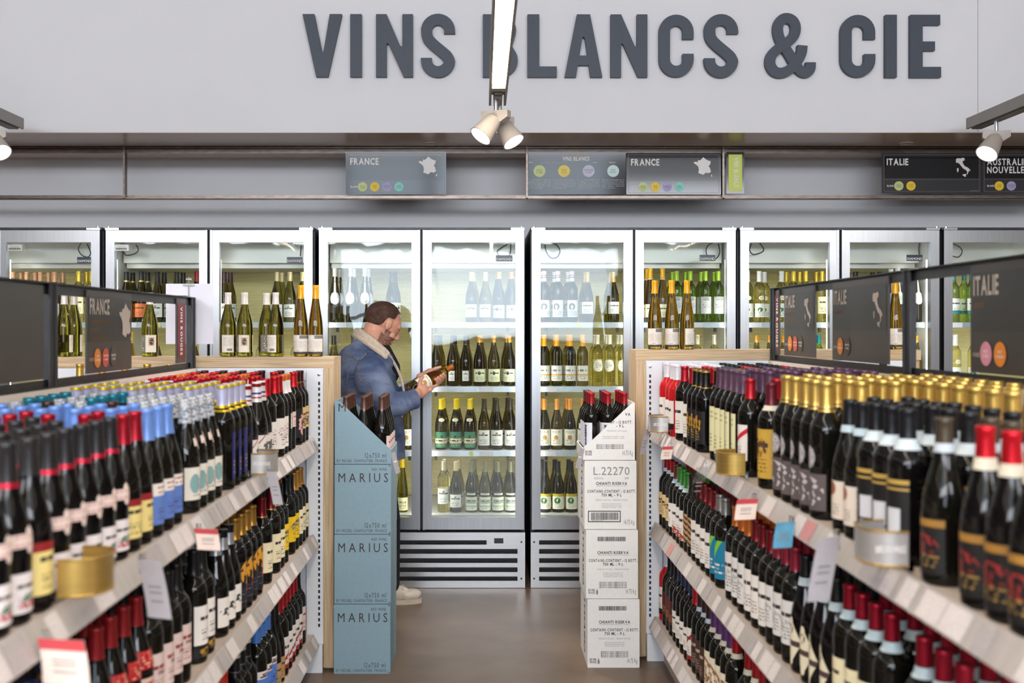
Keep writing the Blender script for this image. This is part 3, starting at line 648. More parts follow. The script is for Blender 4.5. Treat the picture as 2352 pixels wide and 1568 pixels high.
# ------------------------------------------------------------------ steel sign frames standing on the gondolas
ACR_D = mat('dark_sign_print', srgb(62, 57, 54), .35, var=(12, .04, A1))
ACR_D2 = mat('dark_sign_print_field', srgb(48, 46, 47), .35, var=(12, .04, A1))
RED_S = mat('wine_red_print', srgb(112, 30, 42), .4, var=(12, .04, A1))
GREYP = mat('muted_white_print', srgb(196, 184, 174), .6, var=(40, .03, A1))
TAN = mat('muted_brown_print', srgb(122, 92, 62), .6, var=(40, .03, A1))
for k, g in G.items():
    e, bk, sg = g['end'], g['back'], g['sg']; z0, z1 = g['railb'], g['rail']
    t = thing('steel_sign_stand', 'dark angle-steel sign stand on top of the %s gondola' % g['name'], 'sign stand', (bk, (Y0 + e) / 2, z0 - .026), 'steel sign stands'); g['frame'] = t
    w2 = .02
    part('top_rail', MB().box(bk - w2, bk + w2, Y0, e - .003, z1 - .004, z1).box(bk - .002, bk + .002, Y0, e - .02, z1 - .036, z1 - .004), M['darksteel'], t)
    part('bottom_rail', MB().box(bk - w2, bk + w2, Y0, e - .003, z0 - .0255, z0 - .022).box(bk - .002, bk + .002, Y0, e - .02, z0 - .022, z0), M['darksteel'], t)
    for py_ in (e - .012, e - 1.592):
        if py_ > Y0 + .1: part('post', MB().box(bk - w2, bk + w2, py_ - .006, py_ + .006, z0 - .022, z1 - .004).box(bk + sg * .012 - .003, bk + sg * .012 + .003, py_ - .04, py_ - .006, z0 - .022, z1 - .004), M['darksteel'], t)
    part('bolt', MB().lathe([(0, 0), (.006, 0), (.005, .004), (0, .004)], 10, (bk, e - .018, z0 - .015), (0, -1, 0)), M['chrome'], t)
def blade(k, ya, yb, title, sub, circ, label, strip=False, plain=False):
    """sign hung in the frame, facing the aisle; ya far end, yb near end"""
    g = G[k]; sg = g['sg']; xx = g['back'] + sg * .0095; z0 = g['railb'] + .004; z1 = g['rail'] - .012
    r = Vector((0, sg, 0)); o = Vector((xx, yb if sg > 0 else ya, z0)); wd = ya - yb; ht = z1 - z0
    if strip:
        t, n = board('section_sign', label, o, r, UP, wd, ht, ACR_D); e_ = n * .001
        quad(t, 'red_field', o + r * .012 + UP * .02 + e_, r, UP, wd - .024, ht - .04, RED_S)
        text(t, 'VINS ROUGES', o + r * wd * .36 + UP * (ht - .035) + e_ * 2, -UP, r, .030, M['print_white'], .7, .2, width=ht - .07); return
    t, n = board('country_sign', label, o, r, UP, wd, ht, ACR_D, grp='country signs on the gondolas'); e_ = n * .001
    if plain: return
    quad(t, 'title_field', o + r * .015 + UP * ht * .38 + e_, r, UP, wd - .03, ht * .55, ACR_D2)
    text(t, title, o + r * .022 + UP * ht * .72 + e_ * 2, r, UP, .05, GREYP, .62, .1)
    for i, s in enumerate(sub): text(t, s, o + r * .024 + UP * ht * (.60 - .105 * i) + e_ * 2, r, UP, .013, TAN, .75, .12)
    mp = (FR, COR) if title == 'FRANCE' else (IT, SIC, SAR)
    for pl in mp: poly_face(t, 'map_shape', pl, o + r * (wd - .14) + UP * ht * .42 + e_ * 2, r, UP, .125, GREYP)
    text(t, 'ROUGE', o + r * .02 + UP * ht * .15 + e_ * 2, r, UP, .01, GREYP, .7, .1)
    for i, c in enumerate(circ):
        cc = o + r * (.095 + .078 * i) + UP * ht * .18 + e_ * 2; col, a, b = TASTE[c]; disc(t, 'taste_disc', cc, r, UP, .033, flat(*col))
        text(t, a, cc + UP * .003 + e_, r, UP, .007, M['print_white'], .6, .1, align='c'); text(t, b, cc - UP * .01 + e_, r, UP, .007, M['print_white'], .6, .1, align='c')
fy = lambda px, xw: abs(xw) * F / abs(px - CX)
bl, br_ = G['L']['back'] + .006, G['R']['back'] - .006
blade('L', fy(300, bl), fy(197, bl), 'FRANCE', ['LANGUEDOC-ROUSSILLON', 'SUD-OUEST', 'AUTRES RÉGIONS DU SUD'], 'ord', 'dark FRANCE sign with pale map hung in the gondola frame')
blade('L', fy(425, bl), fy(404, bl), '', [], '', 'narrow wine red VINS ROUGES strip beside the FRANCE sign', strip=True)
blade('L', fy(97, bl), 2.3, '', [], '', 'plain dark board next to the FRANCE gondola sign', plain=True)
blade('R', 4.970, 4.905, '', [], '', 'narrow wine red VINS ROUGES strip beside the ITALIE signs', strip=True)
blade('R', fy(1803, br_), fy(1874, br_), 'ITALIE', ['VALLÉE ET PIÉMONT', 'AUTRES RÉGIONS DE LÀ'], 'ord', 'dark ITALIE sign next to the VINS ROUGES strip')
blade('R', fy(1914, br_), fy(2043, br_), 'ITALIE', ['TOSCANE'], 'od', 'dark ITALIE sign with one orange disc and a large map')
blade('R', fy(2232, br_), 2.35, 'ITALIE', ['VÉNÉTIE'], 'ko', 'dark ITALIE sign with a pink and an orange disc')
# blank paper on a clip stand
g = G['L']; y = 4.87; cx_ = X(432, y)
t = thing('clip_stand', 'blank white paper held by a clip stand on the FRANCE frame', 'paper sign', (cx_, y, g['rail']))
part('holder', MB().box(cx_ - .04, cx_ + .004, y - .05, y + .02, g['rail'] + .0006, g['rail'] + .008), M['clear'], t)
part('rod', MB().tube([(cx_, y + .012, g['rail']), (cx_, y + .012, Z(636, y))], .003, 8), M['chrome'], t)
part('clip', MB().box(cx_ - .026, cx_ + .026, y + .008, y + .02, Z(656, y), Z(652, y)).lathe([(0, -.012), (.006, -.012), (.006, .012), (0, .012)], 10, (cx_, y + .012, Z(641, y)), (1, 0, 0)), M['chrome'], t)
pp = part('paper_sheet', MB().box(X(378, y), X(487, y), y + .0195, y + .0205, Z(790, y), Z(651, y)), M['paper'], t)

# ================================================================== bottles
def glass(name, col, rough=.04, trans=0, ior=1.42, spec=.5): return mat(name, col, rough, 0, spec, trans=trans, ior=ior, var=(25, .04, A1))
GLS = {
 'dark': glass('dark_green_wine_glass', (.006, .0055, .004), .03, 0, 1.38),
 'black': glass('black_wine_glass', (.004, .0035, .0035), .06, 0, 1.38),
 'olive': glass('olive_glass', (.30, .27, .03), .02, 1, 1.36),
 'deep': glass('deep_olive_glass', (.20, .16, .03), .02, 1, 1.36),
 'green': glass('green_glass', (.42, .62, .10), .02, 1, 1.36),
 'amber': glass('amber_glass', (.40, .24, .03), .02, 1, 1.36),
 'clear': glass('clear_glass_white_wine', (.94, .88, .38), .02, 1, 1.34),
 'rose': glass('rose_wine_glass', (.62, .015, .02), .03, .15, 1.4),
}
SHAPE = {   # (radius, height, profile, neck radius, shoulder height)
 'bordeaux': [(0, .004), (.026, .002), (.0335, 0), (.0372, .004), (.0378, .02), (.0378, .188), (.0366, .200), (.0325, .2125), (.0255, .222), (.0192, .232), (.0160, .246), (.0150, .262), (.0146, .288), (.0158, .290), (.0158, .299), (.013, .300), (0, .300)],
 'burgundy': [(0, .004), (.028, .002), (.0365, 0), (.0405, .004), (.0412, .02), (.0412, .128), (.0402, .146), (.0372, .165), (.0320, .184), (.0262, .203), (.0212, .221), (.0178, .240), (.0160, .258), (.0150, .276), (.0150, .284), (.0160, .286), (.0160, .295), (.013, .296), (0, .296)],
 'flute': [(0, .004), (.026, .002), (.0330, 0), (.0368, .004), (.0374, .02), (.0374, .120), (.0362, .145), (.0330, .172), (.0285, .200), (.0240, .226), (.0200, .250), (.0168, .272), (.0150, .290), (.0146, .316), (.0156, .318), (.0156, .329), (.013, .330), (0, .330)],
}
BODY_R = {'bordeaux': .0378, 'burgundy': .0412, 'flute': .0374}; TOPZ = {'bordeaux': .300, 'burgundy': .296, 'flute': .330}
NM = {'bordeaux': 'bordeaux_bottle', 'burgundy': 'burgundy_bottle', 'flute': 'flute_bottle'}
def rad(sh, z):
    p = SHAPE[sh][3:-2]
    for (r0, z0), (r1, z1) in zip(p, p[1:]):
        if z0 <= z <= z1 and z1 > z0: return r0 + (r1 - r0) * (z - z0) / (z1 - z0)
    return p[-1][0]
def sleeve(sh, z0, z1, off, n=18, closed=False, step=.006):
    m = max(1, int((z1 - z0) / step)); pr = [(rad(sh, z0) , z0)]
    pr += [(rad(sh, z0 + (z1 - z0) * i / m) + off, z0 + (z1 - z0) * i / m) for i in range(m + 1)]
    if closed: pr += [(rad(sh, z1) + off - .001, z1 + .0012), (0, z1 + .0014)]
    else: pr += [(rad(sh, z1), z1)]
    return MB().lathe(pr, n)
def label_mesh(name, sh, z0, z1, span, rot, m, off=.0007, n=12, mz=None, cut=None):
    mz = mz or (1 if z1 < .18 and sh != 'burgundy' or z1 < .128 else 6)
    me = bpy.data.meshes.new(name); V = []; Fc = []; UVs = []
    for j in range(mz + 1):
        z = z0 + (z1 - z0) * j / mz; r = rad(sh, z) + off
        for i in range(n + 1):
            u = i / n; a = R(rot + span * (u - .5)); V.append((r * math.cos(a), r * math.sin(a), z)); UVs.append((u, j / mz))
    for j in range(mz):
        for i in range(n):
            if cut and not cut((i + .5) / n, (j + .5) / mz): continue
            a = j * (n + 1) + i; Fc.append((a, a + 1, a + n + 2, a + n + 1))
    me.from_pydata(V, [], Fc); uv = me.uv_layers.new(name='UVMap')
    for lo in me.loops: uv.data[lo.index].uv = UVs[lo.vertex_index]
    for p in me.polygons: p.use_smooth = True
    me.materials.append(m); return me
class Lab:
    """printed paper: base colour and flat printed marks laid out on the label's own UV"""
    def __init__(s, name, base, rough=.55):
        s.m = bpy.data.materials.new(name); s.m.use_nodes = True; s.N = s.m.node_tree.nodes; s.L = s.m.node_tree.links
        s.p = s.N['Principled BSDF']; s.p.inputs['Roughness'].default_value = rough
        tc = s.N.new('ShaderNodeUVMap'); sp = s.N.new('ShaderNodeSeparateXYZ'); s.L.new(tc.outputs[0], sp.inputs[0]); s.u, s.v = sp.outputs[0], sp.outputs[1]; s.uv = tc.outputs[0]
        c = s.N.new('ShaderNodeRGB'); c.outputs[0].default_value = (*base, 1); s.c = c.outputs[0]
    def mth(s, op, a, b=0.0, c=None):
        n = s.N.new('ShaderNodeMath'); n.operation = op
        for i, q in enumerate((a, b) if c is None else (a, b, c)):
            if hasattr(q, 'is_linked'): s.L.new(q, n.inputs[i])
            else: n.inputs[i].default_value = q
        return n.outputs[0]
    def put(s, mask, col):
        n = s.N.new('ShaderNodeMix'); n.data_type = 'RGBA'; s.L.new(mask, n.inputs[0]); s.L.new(s.c, n.inputs[6]); n.inputs[7].default_value = (*col, 1); s.c = n.outputs[2]; return s
    def rm(s, u0, u1, v0, v1):
        a = s.mth('COMPARE', s.u, (u0 + u1) / 2, (u1 - u0) / 2); b = s.mth('COMPARE', s.v, (v0 + v1) / 2, (v1 - v0) / 2); return s.mth('MULTIPLY', a, b)
    def rect(s, u0, u1, v0, v1, col): return s.put(s.rm(u0, u1, v0, v1), col)
    def ell(s, cu, cv, ru, rv, col):
        a = s.mth('DIVIDE', s.mth('SUBTRACT', s.u, cu), ru); b = s.mth('DIVIDE', s.mth('SUBTRACT', s.v, cv), rv)
        return s.put(s.mth('LESS_THAN', s.mth('ADD', s.mth('MULTIPLY', a, a), s.mth('MULTIPLY', b, b)), 1.0), col)
    def lines(s, u0, u1, v0, v1, n, col, dens=.5, scale=26):
        r = s.rm(u0, u1, v0, v1); k = s.mth('MULTIPLY', s.v, n / (v1 - v0)); fr = s.mth('GREATER_THAN', s.mth('FRACT', k), .5)
        cb = s.N.new('ShaderNodeCombineXYZ'); s.L.new(s.mth('MULTIPLY', s.u, scale), cb.inputs[0]); s.L.new(s.mth('MULTIPLY', s.mth('FLOOR', k), 7.3), cb.inputs[1])
        nz = s.N.new('ShaderNodeTexNoise'); nz.inputs['Scale'].default_value = 1.0; nz.inputs['Detail'].default_value = 0; s.L.new(cb.outputs[0], nz.inputs['Vector'])
        return s.put(s.mth('MULTIPLY', s.mth('MULTIPLY', r, fr), s.mth('GREATER_THAN', nz.outputs['Fac'], dens)), col)
    def blob(s, cu, cv, ru, rv, col, scale=9, th=.5):
        a = s.mth('DIVIDE', s.mth('SUBTRACT', s.u, cu), ru); b = s.mth('DIVIDE', s.mth('SUBTRACT', s.v, cv), rv)
        nz = s.N.new('ShaderNodeTexNoise'); nz.inputs['Scale'].default_value = scale; s.L.new(s.uv, nz.inputs['Vector'])
        ins = s.mth('LESS_THAN', s.mth('ADD', s.mth('MULTIPLY', a, a), s.mth('MULTIPLY', b, b)), 1.0)
        return s.put(s.mth('MULTIPLY', ins, s.mth('GREATER_THAN', nz.outputs['Fac'], th)), col)
    def diag(s, k, c, wdt, col): return s.put(s.mth('COMPARE', s.mth('SUBTRACT', s.v, s.mth('MULTIPLY', s.u, k)), c, wdt), col)
    def stripes(s, k, n, duty, col): return s.put(s.mth('LESS_THAN', s.mth('FRACT', s.mth('MULTIPLY', s.mth('ADD', s.v, s.mth('MULTIPLY', s.u, k)), n)), duty), col)
    def speck(s, scale, th, col):
        nz = s.N.new('ShaderNodeTexNoise'); nz.inputs['Scale'].default_value = scale; nz.inputs['Detail'].default_value = 1; s.L.new(s.uv, nz.inputs['Vector'])
        return s.put(s.mth('GREATER_THAN', nz.outputs['Fac'], th), col)
    def done(s): s.L.new(s.c, s.p.inputs['Base Color']); return s.m
C = srgb; INK = C(52, 46, 44); WHT = C(238, 232, 226); CRM = C(238, 226, 188); RD_ = C(170, 30, 36); GLD = C(196, 160, 78); GRN = C(60, 130, 100)
def L0(n, base, big=True, **k):
    l = Lab(n, base); ink = k.get('ink', INK)
    if k.get('top'): l.rect(0, 1, 1 - k.get('tw', .25), 1, k['top'])
    if k.get('low'): l.rect(0, 1, 0, k.get('lw', .2), k['low'])
    if big: l.lines(.18, .82, .56, .74, 1, ink, .42, 16)
    l.lines(.22, .78, .10, .42, 4, ink, .52, 34)
    return l
LB = {}
def deflab(n, l): LB[n] = l.done()
deflab('white', L0('label_white', WHT)); deflab('cream', L0('label_cream', CRM)); deflab('tan', L0('label_tan', C(214, 178, 118)).blob(.5, .35, .35, .25, INK, 12))
deflab('yellow', L0('label_yellow', C(240, 200, 20)).blob(.5, .6, .4, .2, C(110, 105, 100), 14)); deflab('paleyellow', L0('label_pale_yellow', C(236, 216, 140), top=C(150, 30, 34), tw=.18))
deflab('script', L0('label_script', WHT, False).blob(.5, .55, .4, .22, C(150, 60, 70), 16, .56)); deflab('stag', L0('label_stag', C(232, 226, 220), False).blob(.5, .5, .22, .22, C(90, 88, 84), 8, .42).diag(1.2, .55, .03, RD_))
deflab('animal', L0('label_animal', C(30, 26, 26), False).blob(.5, .45, .42, .4, C(220, 170, 165), 7, .48)); deflab('bluestrip', L0('label_blue_strip', C(40, 44, 120), False, ink=C(200, 170, 80)).rect(.80, 1, 0, 1, C(190, 150, 70)))
deflab('floral', L0('label_floral', C(232, 226, 214), False).ell(.3, .5, .16, .3, C(130, 170, 172)).blob(.7, .5, .25, .4, C(150, 110, 90), 16, .52)); deflab('blue', L0('label_blue', C(96, 128, 200), False, top=WHT, tw=.3, ink=C(60, 50, 110)).lines(.2, .8, .76, .92, 1, RD_, .45, 16))
deflab('blackwhite', L0('label_white_small', C(236, 228, 230)).blob(.5, .35, .2, .14, C(60, 120, 80), 10, .45).blob(.5, .2, .3, .1, C(200, 90, 100), 10, .45))
deflab('ribbon', Lab('label_ribbon', C(232, 214, 206)).lines(.15, .85, .3, .7, 1, C(210, 150, 150), .45, 18)); deflab('darkgold', L0('label_dark_gold', C(22, 20, 24), False, ink=GLD).blob(.5, .6, .35, .3, C(190, 140, 40), 6, .5))
deflab('snake', L0('label_dark_orange', C(18, 18, 24), False, ink=C(90, 90, 110)).blob(.5, .75, .3, .25, C(214, 150, 40), 6, .45).blob(.7, .4, .2, .15, C(190, 40, 50), 6, .5))
deflab('swoosh', Lab('label_swoosh', WHT).blob(.5, .5, .45, .16, INK, 5, .52)); deflab('pinot', L0('label_pinkish', C(226, 204, 198), ink=C(150, 60, 60)))
deflab('pinkblock', Lab('label_pink_block', C(226, 190, 176)).lines(.1, .9, .05, .95, 6, C(206, 60, 60), .45, 9)); deflab('redblock', Lab('label_red_block', C(176, 24, 26)).lines(.1, .9, .05, .95, 5, C(230, 170, 150), .52, 9))
deflab('purple', L0('label_purple', C(70, 44, 84), False, top=C(40, 34, 34), tw=.25, ink=GLD).rect(0, 1, .72, .75, GLD)); deflab('redlow', L0('label_white_red', WHT, low=RD_, lw=.12).diag(.8, .1, .05, RD_))
deflab('merlot', L0('label_merlot', C(84, 130, 214), False, top=WHT, tw=.26, ink=INK).lines(.15, .85, .78, .92, 1, C(120, 40, 70), .4, 16).blob(.6, .3, .3, .2, INK, 7, .55)); deflab('kraft', L0('label_kraft', C(190, 150, 100)))
deflab('creambig', L0('label_cream_big', C(236, 232, 184), False).lines(.15, .85, .72, .92, 2, C(190, 186, 140), .4, 14)); deflab('redslash', L0('label_red_slash', WHT, False).diag(.6, .25, .07, C(206, 30, 44)))
deflab('goldlab', L0('label_gold', C(206, 164, 62)).blob(.5, .62, .3, .2, C(90, 60, 40), 8)); deflab('greybrown', Lab('label_grey_brown', C(96, 86, 88)).blob(.5, .5, .45, .4, C(196, 190, 190), 5, .55)); deflab('greyoval', Lab('label_grey_oval', C(150, 146, 150)).blob(.5, .5, .4, .4, C(206, 200, 204), 7, .5))
deflab('browndot', L0('label_brown_dot', C(232, 220, 206), False).ell(.45, .8, .22, .2, C(150, 90, 60))); deflab('barcode', Lab('label_black_barcode', C(16, 15, 16)).rect(0, 1, .94, 1, GLD).rect(0, 1, .86, .89, GLD).lines(.1, .45, .35, .7, 4, C(190, 190, 190), .45, 18).rect(.55, .85, .3, .62, C(216, 216, 222)).rect(.55, .85, .2, .27, C(200, 200, 206)))
deflab('blackgold', Lab('label_black_gold', C(20, 19, 20)).rect(0, 1, .84, .97, C(168, 122, 52)).blob(.5, .5, .4, .2, C(150, 40, 40), 8, .52).lines(.1, .9, .1, .35, 3, C(150, 120, 60), .5, 14)); deflab('winecream', L0('label_tan_cream', C(232, 204, 150)).lines(.1, .9, .5, .7, 1, C(160, 110, 60), .4, 12))
deflab('fruit', L0('label_fruit', WHT).blob(.5, .12, .35, .14, C(170, 70, 50), 8, .45)); deflab('zebra', Lab('label_zebra', C(196, 150, 104)).stripes(.5, 5, .42, C(36, 28, 24))); deflab('teal', Lab('label_teal', C(20, 126, 164)).diag(1.2, .1, .12, C(130, 204, 50)).lines(.1, .9, .1, .4, 3, WHT, .5, 18))
deflab('whitebig', L0('label_white_big', C(226, 224, 222)).blob(.5, .45, .35, .12, C(170, 168, 164), 9)); deflab('diamond', Lab('label_diamond', C(236, 226, 196)).rect(0, 1, .40, .52, C(80, 60, 60)).blob(.5, .75, .15, .1, INK, 9)); deflab('darkred', L0('label_dark_red', C(88, 26, 28), False, ink=GLD))
deflab('navy', L0('label_navy_white', C(232, 224, 214), False, top=C(48, 46, 96), tw=.4)); deflab('horse', L0('label_horse', C(232, 222, 200), False).blob(.5, .5, .42, .35, C(150, 100, 60), 7, .5)); deflab('brown', L0('label_brown', C(70, 44, 40), True, ink=C(190, 170, 150)))
# whites
deflab('wpale', L0('label_pale', C(232, 232, 226)).blob(.5, .75, .08, .12, C(150, 140, 110), 9, .3)); deflab('wgreen', L0('label_sage', C(222, 226, 190)).blob(.45, .68, .1, .14, INK, 9, .35)); deflab('chard', L0('label_green', GRN, False, ink=C(190, 180, 120)).rect(0, 1, .28, .58, CRM).lines(.1, .9, .33, .5, 1, INK, .42, 14).rect(.44, .56, .62, .78, INK))
deflab('vie', L0('label_rustic', C(226, 230, 210), False, ink=C(90, 120, 100)).rect(0, 1, .26, .34, C(150, 180, 150)).lines(.12, .88, .55, .85, 2, C(60, 80, 72), .38, 12)); deflab('frog', L0('label_frog', C(226, 228, 222), False, low=C(206, 214, 220), lw=.35).blob(.4, .62, .25, .2, C(80, 80, 84), 6, .45))
deflab('ornate', L0('label_ornate', C(232, 230, 220))); deflab('stripe', L0('label_striped', C(232, 230, 222), False).rect(0, 1, .36, .44, C(226, 160, 60)).lines(.15, .85, .55, .8, 1, C(120, 120, 120), .45, 14)); deflab('oval', Lab('label_oval', C(240, 236, 216)).lines(.2, .8, .35, .75, 3, C(120, 112, 90), .5, 16))
deflab('camel', L0('label_cream_bird', C(240, 236, 220), False).blob(.5, .5, .15, .14, C(190, 140, 60), 8, .35).lines(.2, .8, .78, .88, 1, INK, .4, 14)); deflab('leaf', L0('label_leaf', C(240, 238, 222), False, top=C(196, 176, 40), tw=.18, ink=C(150, 150, 120)).blob(.4, .55, .22, .2, C(40, 110, 40), 6, .38))
deflab('tari', Lab('label_vineyard', C(228, 228, 226)).lines(.15, .85, .90, .95, 1, INK, .45, 20).blob(.5, .48, .42, .2, C(130, 130, 130), 14, .57)); deflab('butter', L0('label_butterfly', C(240, 240, 232), False).blob(.4, .55, .2, .15, C(40, 120, 70), 7, .4)); deflab('jacob', L0('label_white_teal', C(240, 240, 238), low=C(20, 130, 140), lw=.22))
deflab('orangel', L0('label_orange', C(226, 120, 60))); deflab('willm', L0('label_arched_cream', C(240, 232, 190), False).lines(.2, .8, .3, .5, 2, C(120, 110, 80), .5, 18)); deflab('spoon', Lab('label_spoon', C(238, 238, 238)).lines(.25, .75, .3, .6, 3, C(170, 170, 170), .5, 14))
deflab('splitlab', Lab('label_grey_white', C(228, 220, 206)).rect(0, .48, 0, 1, C(122, 116, 104)).lines(.1, .4, .1, .9, 6, C(190, 186, 178), .5, 10).rect(.62, .9, .38, .86, C(190, 160, 130)).blob(.76, .62, .1, .2, C(70, 54, 48), 9, .4)); deflab('backlab', Lab('label_back', C(228, 220, 208)).lines(.1, .9, .35, .9, 7, C(190, 182, 172), .45, 18).rect(.45, .85, .08, .22, C(120, 116, 112)))
deflab('rieslingback', Lab('label_back_grey', C(222, 216, 208)).rect(.5, 1, .80, .98, C(120, 116, 112)).lines(.08, .95, .25, .72, 7, C(184, 178, 172), .42, 20).rect(0, 1, 0, .12, C(60, 56, 54)).lines(.1, .9, .13, .2, 1, C(120, 116, 112), .45, 14)); deflab('riserva', Lab('label_upright_white', C(226, 226, 234)).rect(.48, .6, .1, .9, C(120, 110, 160)))
deflab('rosel', L0('label_rose', WHT, low=C(20, 16, 18), lw=.2))
CAPM = {}
def capm(rgb, metal=.55, rough=.32, pat=None):
    k = (rgb, metal, pat)
    if k not in CAPM: CAPM[k] = mat('capsule_%d_%d_%d' % rgb, C(*rgb), rough, metal, .5, var=((160, .5, A1, C(60, 90, 130)) if pat == 'floral' else (26, .1, A1)))
    return CAPM[k]
KIND = {}
def aisle_scale(k, shape, sc):                              # bottles differ a little in girth and height
    if k[0] == 'w': return (.91, .91, 1.0 if shape == 'flute' else 1.04)
    if k[0] == 'p': return (.905, .905, 1.0)
    if k[0] in 'lmbrst': z = 1.04 if sc == 1.0 else sc; return ((.985, .985, z) if shape == 'burgundy' else (min(z, 1.06),) * 2 + (z,))
    return (.955, .955, 1.0) if k[0] == 'x' else (1, 1, 1)
def wine_name(k, gl):
    if gl == 'rose': return 'rose_wine_bottle'
    if k[0] in 'lmb': return 'french_red_wine_bottle'
    if k[0] in 'rst' or k.startswith('x_chi'): return 'italian_red_wine_bottle'
    return 'red_wine_bottle' if k == 'x_marius' else 'white_wine_bottle'
def K(name, desc, shape, gl, cap, clen=.062, metal=.55, rings=(), band=None, labs=(), extra=None, pat=None, sc=1.0):
    """cap colour, capsule length, rings [(below top, height, rgb)], neck band (z0, z1, rgb), labels [(z0, z1, span, rot, key)]; label centre rot 0 = +x"""
    pr = []; top = TOPZ[shape]; cm = capm(cap, metal, pat=pat)
    body = MB().lathe(SHAPE[shape], 24).mesh(NM[shape], GLS[gl], True, 60)
    pr.append(('capsule', sleeve(shape, top - clen, top, .0007, 18, True).mesh('capsule', cm, True, 50)))
    for dz, hh, rgb in rings: pr.append(('capsule_ring', sleeve(shape, top - dz - hh, top - dz, .0013).mesh('capsule_ring', capm(rgb, .6), True, 50)))
    if band: pr.append(('neck_band', sleeve(shape, band[0], band[1], .0012).mesh('neck_band', flat(*band[2], .5), True, 50)))
    for z0, z1, sp, rot, key in labs:
        cut = None; n = 12; mz = None
        if key == 'oval' or key == 'greyoval' or key == 'spoon': cut = lambda u, v: (u - .5) ** 2 + (v - .5) ** 2 < .25; n = 20; mz = 20
        if key == 'diamond': cut = lambda u, v: abs(u - .5) + abs(v - .5) * .9 < .5; n = 24; mz = 24
        if key == 'ribbon': cut = lambda u, v: abs(v - .5) < .26 or (u - .5) ** 2 * 12 + (v - .5) ** 2 < .25; n = 20; mz = 12
        pr.append(('label', label_mesh('label', shape, z0, z1, sp, rot, LB[key], n=n, mz=mz, cut=cut)))
    KIND[name] = dict(body=body, parts=pr, desc=desc, name=wine_name(name, gl), n=0, sc=aisle_scale(name, shape, sc))
def place(kind, x, y, z, rot, label, group, tilt=None, always=False):
    k = KIND[kind]
    if not always:                                         # nothing of it in the frame: leave it out
        px = CX + F * x / y; pyt = CY + F * (EYE - z - .3) / y; hw = F * .045 / y
        if px + hw < -10 or px - hw > 2362 or pyt > 1575: return None
    o = bpy.data.objects.new(k['name'], k['body']); COL.objects.link(o); o.location = (x, y, z + .0006); o.rotation_euler = tilt or (0, 0, R(rot))
    o.scale = k['sc']
    tag(o, label, 'wine bottle', group)
    for n, me in k['parts']:
        c = bpy.data.objects.new(n, me); COL.objects.link(c); c.parent = o
    k['n'] += 1; return o

LBL = (.05, .135, 150, 0)
def lab(key, z0=.05, z1=.14, sp=150, rot=0): return (z0, z1, sp, rot, key)
B, U, FL = 'bordeaux', 'burgundy', 'flute'
# --- FRANCE gondola, top shelf
K('l_tan', 'dark capsule and tan label', B, 'dark', (74, 26, 30), .07, rings=[(.045, .004, (170, 130, 70))], labs=[lab('tan', .06, .15)])
K('l_animal', 'bright red capsule and pink-black animal label', B, 'dark', (196, 30, 34), .06, labs=[lab('animal', .03, .15)])
K('l_orange', 'orange cap and white neck wrap', B, 'dark', (214, 106, 40), .022, .2, band=(.228, .277, (232, 228, 226)), labs=[lab('pinot', .09, .15, 60)])
K('l_script', 'red capsule and white script label', B, 'dark', (190, 22, 32), .062, labs=[lab('script', .03, .145, 160)])
K('l_stag', 'red-blue striped white capsule and stag label', U, 'dark', (228, 226, 228), .068, .1, rings=[(.004, .012, (160, 30, 40)), (.035, .006, (50, 60, 140)), (.05, .005, (180, 40, 50))], labs=[lab('stag', .03, .115, 150)])
K('l_lav', 'lavender capsule rimmed yellow and upright blue label', B, 'dark', (186, 186, 216), .062, .15, rings=[(0, .008, (226, 194, 30)), (.058, .007, (220, 186, 30)), (.070, .006, (214, 180, 30))], labs=[lab('bluestrip', .03, .165, 44, 0)], sc=1.08)
K('l_floral', 'flower-print white capsule and floral label', U, 'dark', (226, 222, 214), .062, .05, labs=[lab('floral', .035, .12, 150), (.165, .205, 70, 10, 'ribbon')], pat='floral')
K('l_brown', 'brown capsule and floral label', U, 'dark', (70, 46, 38), .064, .4, labs=[lab('floral', .035, .12, 150)])
K('l_blue', 'sky blue capsule and blue label', U, 'dark', (112, 150, 222), .072, .2, labs=[lab('blue', .03, .125, 150)])
K('l_teal', 'teal cap and pale label', B, 'dark', (30, 120, 140), .03, .3, labs=[lab('white')])
K('l_redy', 'red capsule and pale yellow label', U, 'dark', (164, 22, 40), .064, .6, labs=[lab('paleyellow', .03, .115, 130)])
K('l_black', 'black capsule ringed red and white shoulder ribbon', U, 'black', (40, 38, 40), .064, .25, rings=[(.064, .009, (196, 36, 60))], labs=[lab('blackwhite', .02, .085, 130), (.115, .16, 130, 0, 'ribbon')])
K('l_blackp', 'plain black capsule and cream label', U, 'black', (44, 42, 44), .064, .25, labs=[lab('paleyellow', .03, .12, 130)])
# --- FRANCE gondola, middle shelf
K('m_goldcap', 'gold-brown capsule and cream label', B, 'dark', (186, 132, 52), .07, labs=[lab('cream', .05, .15, 150)])
K('m_yellow', 'black cap and bright yellow label', B, 'dark', (20, 20, 22), .06, .3, labs=[lab('yellow', .05, .15, 160)])
K('m_red', 'dark red capsule and cream label', B, 'dark', (122, 20, 30), .064, rings=[(.064, .004, (176, 140, 70))], labs=[lab('cream', .04, .145, 140)])
K('m_snake', 'gold capsule and orange figure on black label', B, 'black', (176, 128, 48), .066, labs=[lab('snake', .02, .165, 150)])
K('m_swoosh', 'silver capsule and black swoosh on white label', U, 'dark', (196, 198, 202), .060, .7, rings=[(.0, .024, (30, 30, 32))], labs=[lab('swoosh', .03, .115, 150)])
K('m_white', 'black capsule and white label', B, 'dark', (26, 24, 26), .064, .3, labs=[lab('white', .05, .155, 150), lab('darkgold', .015, .045, 150)])
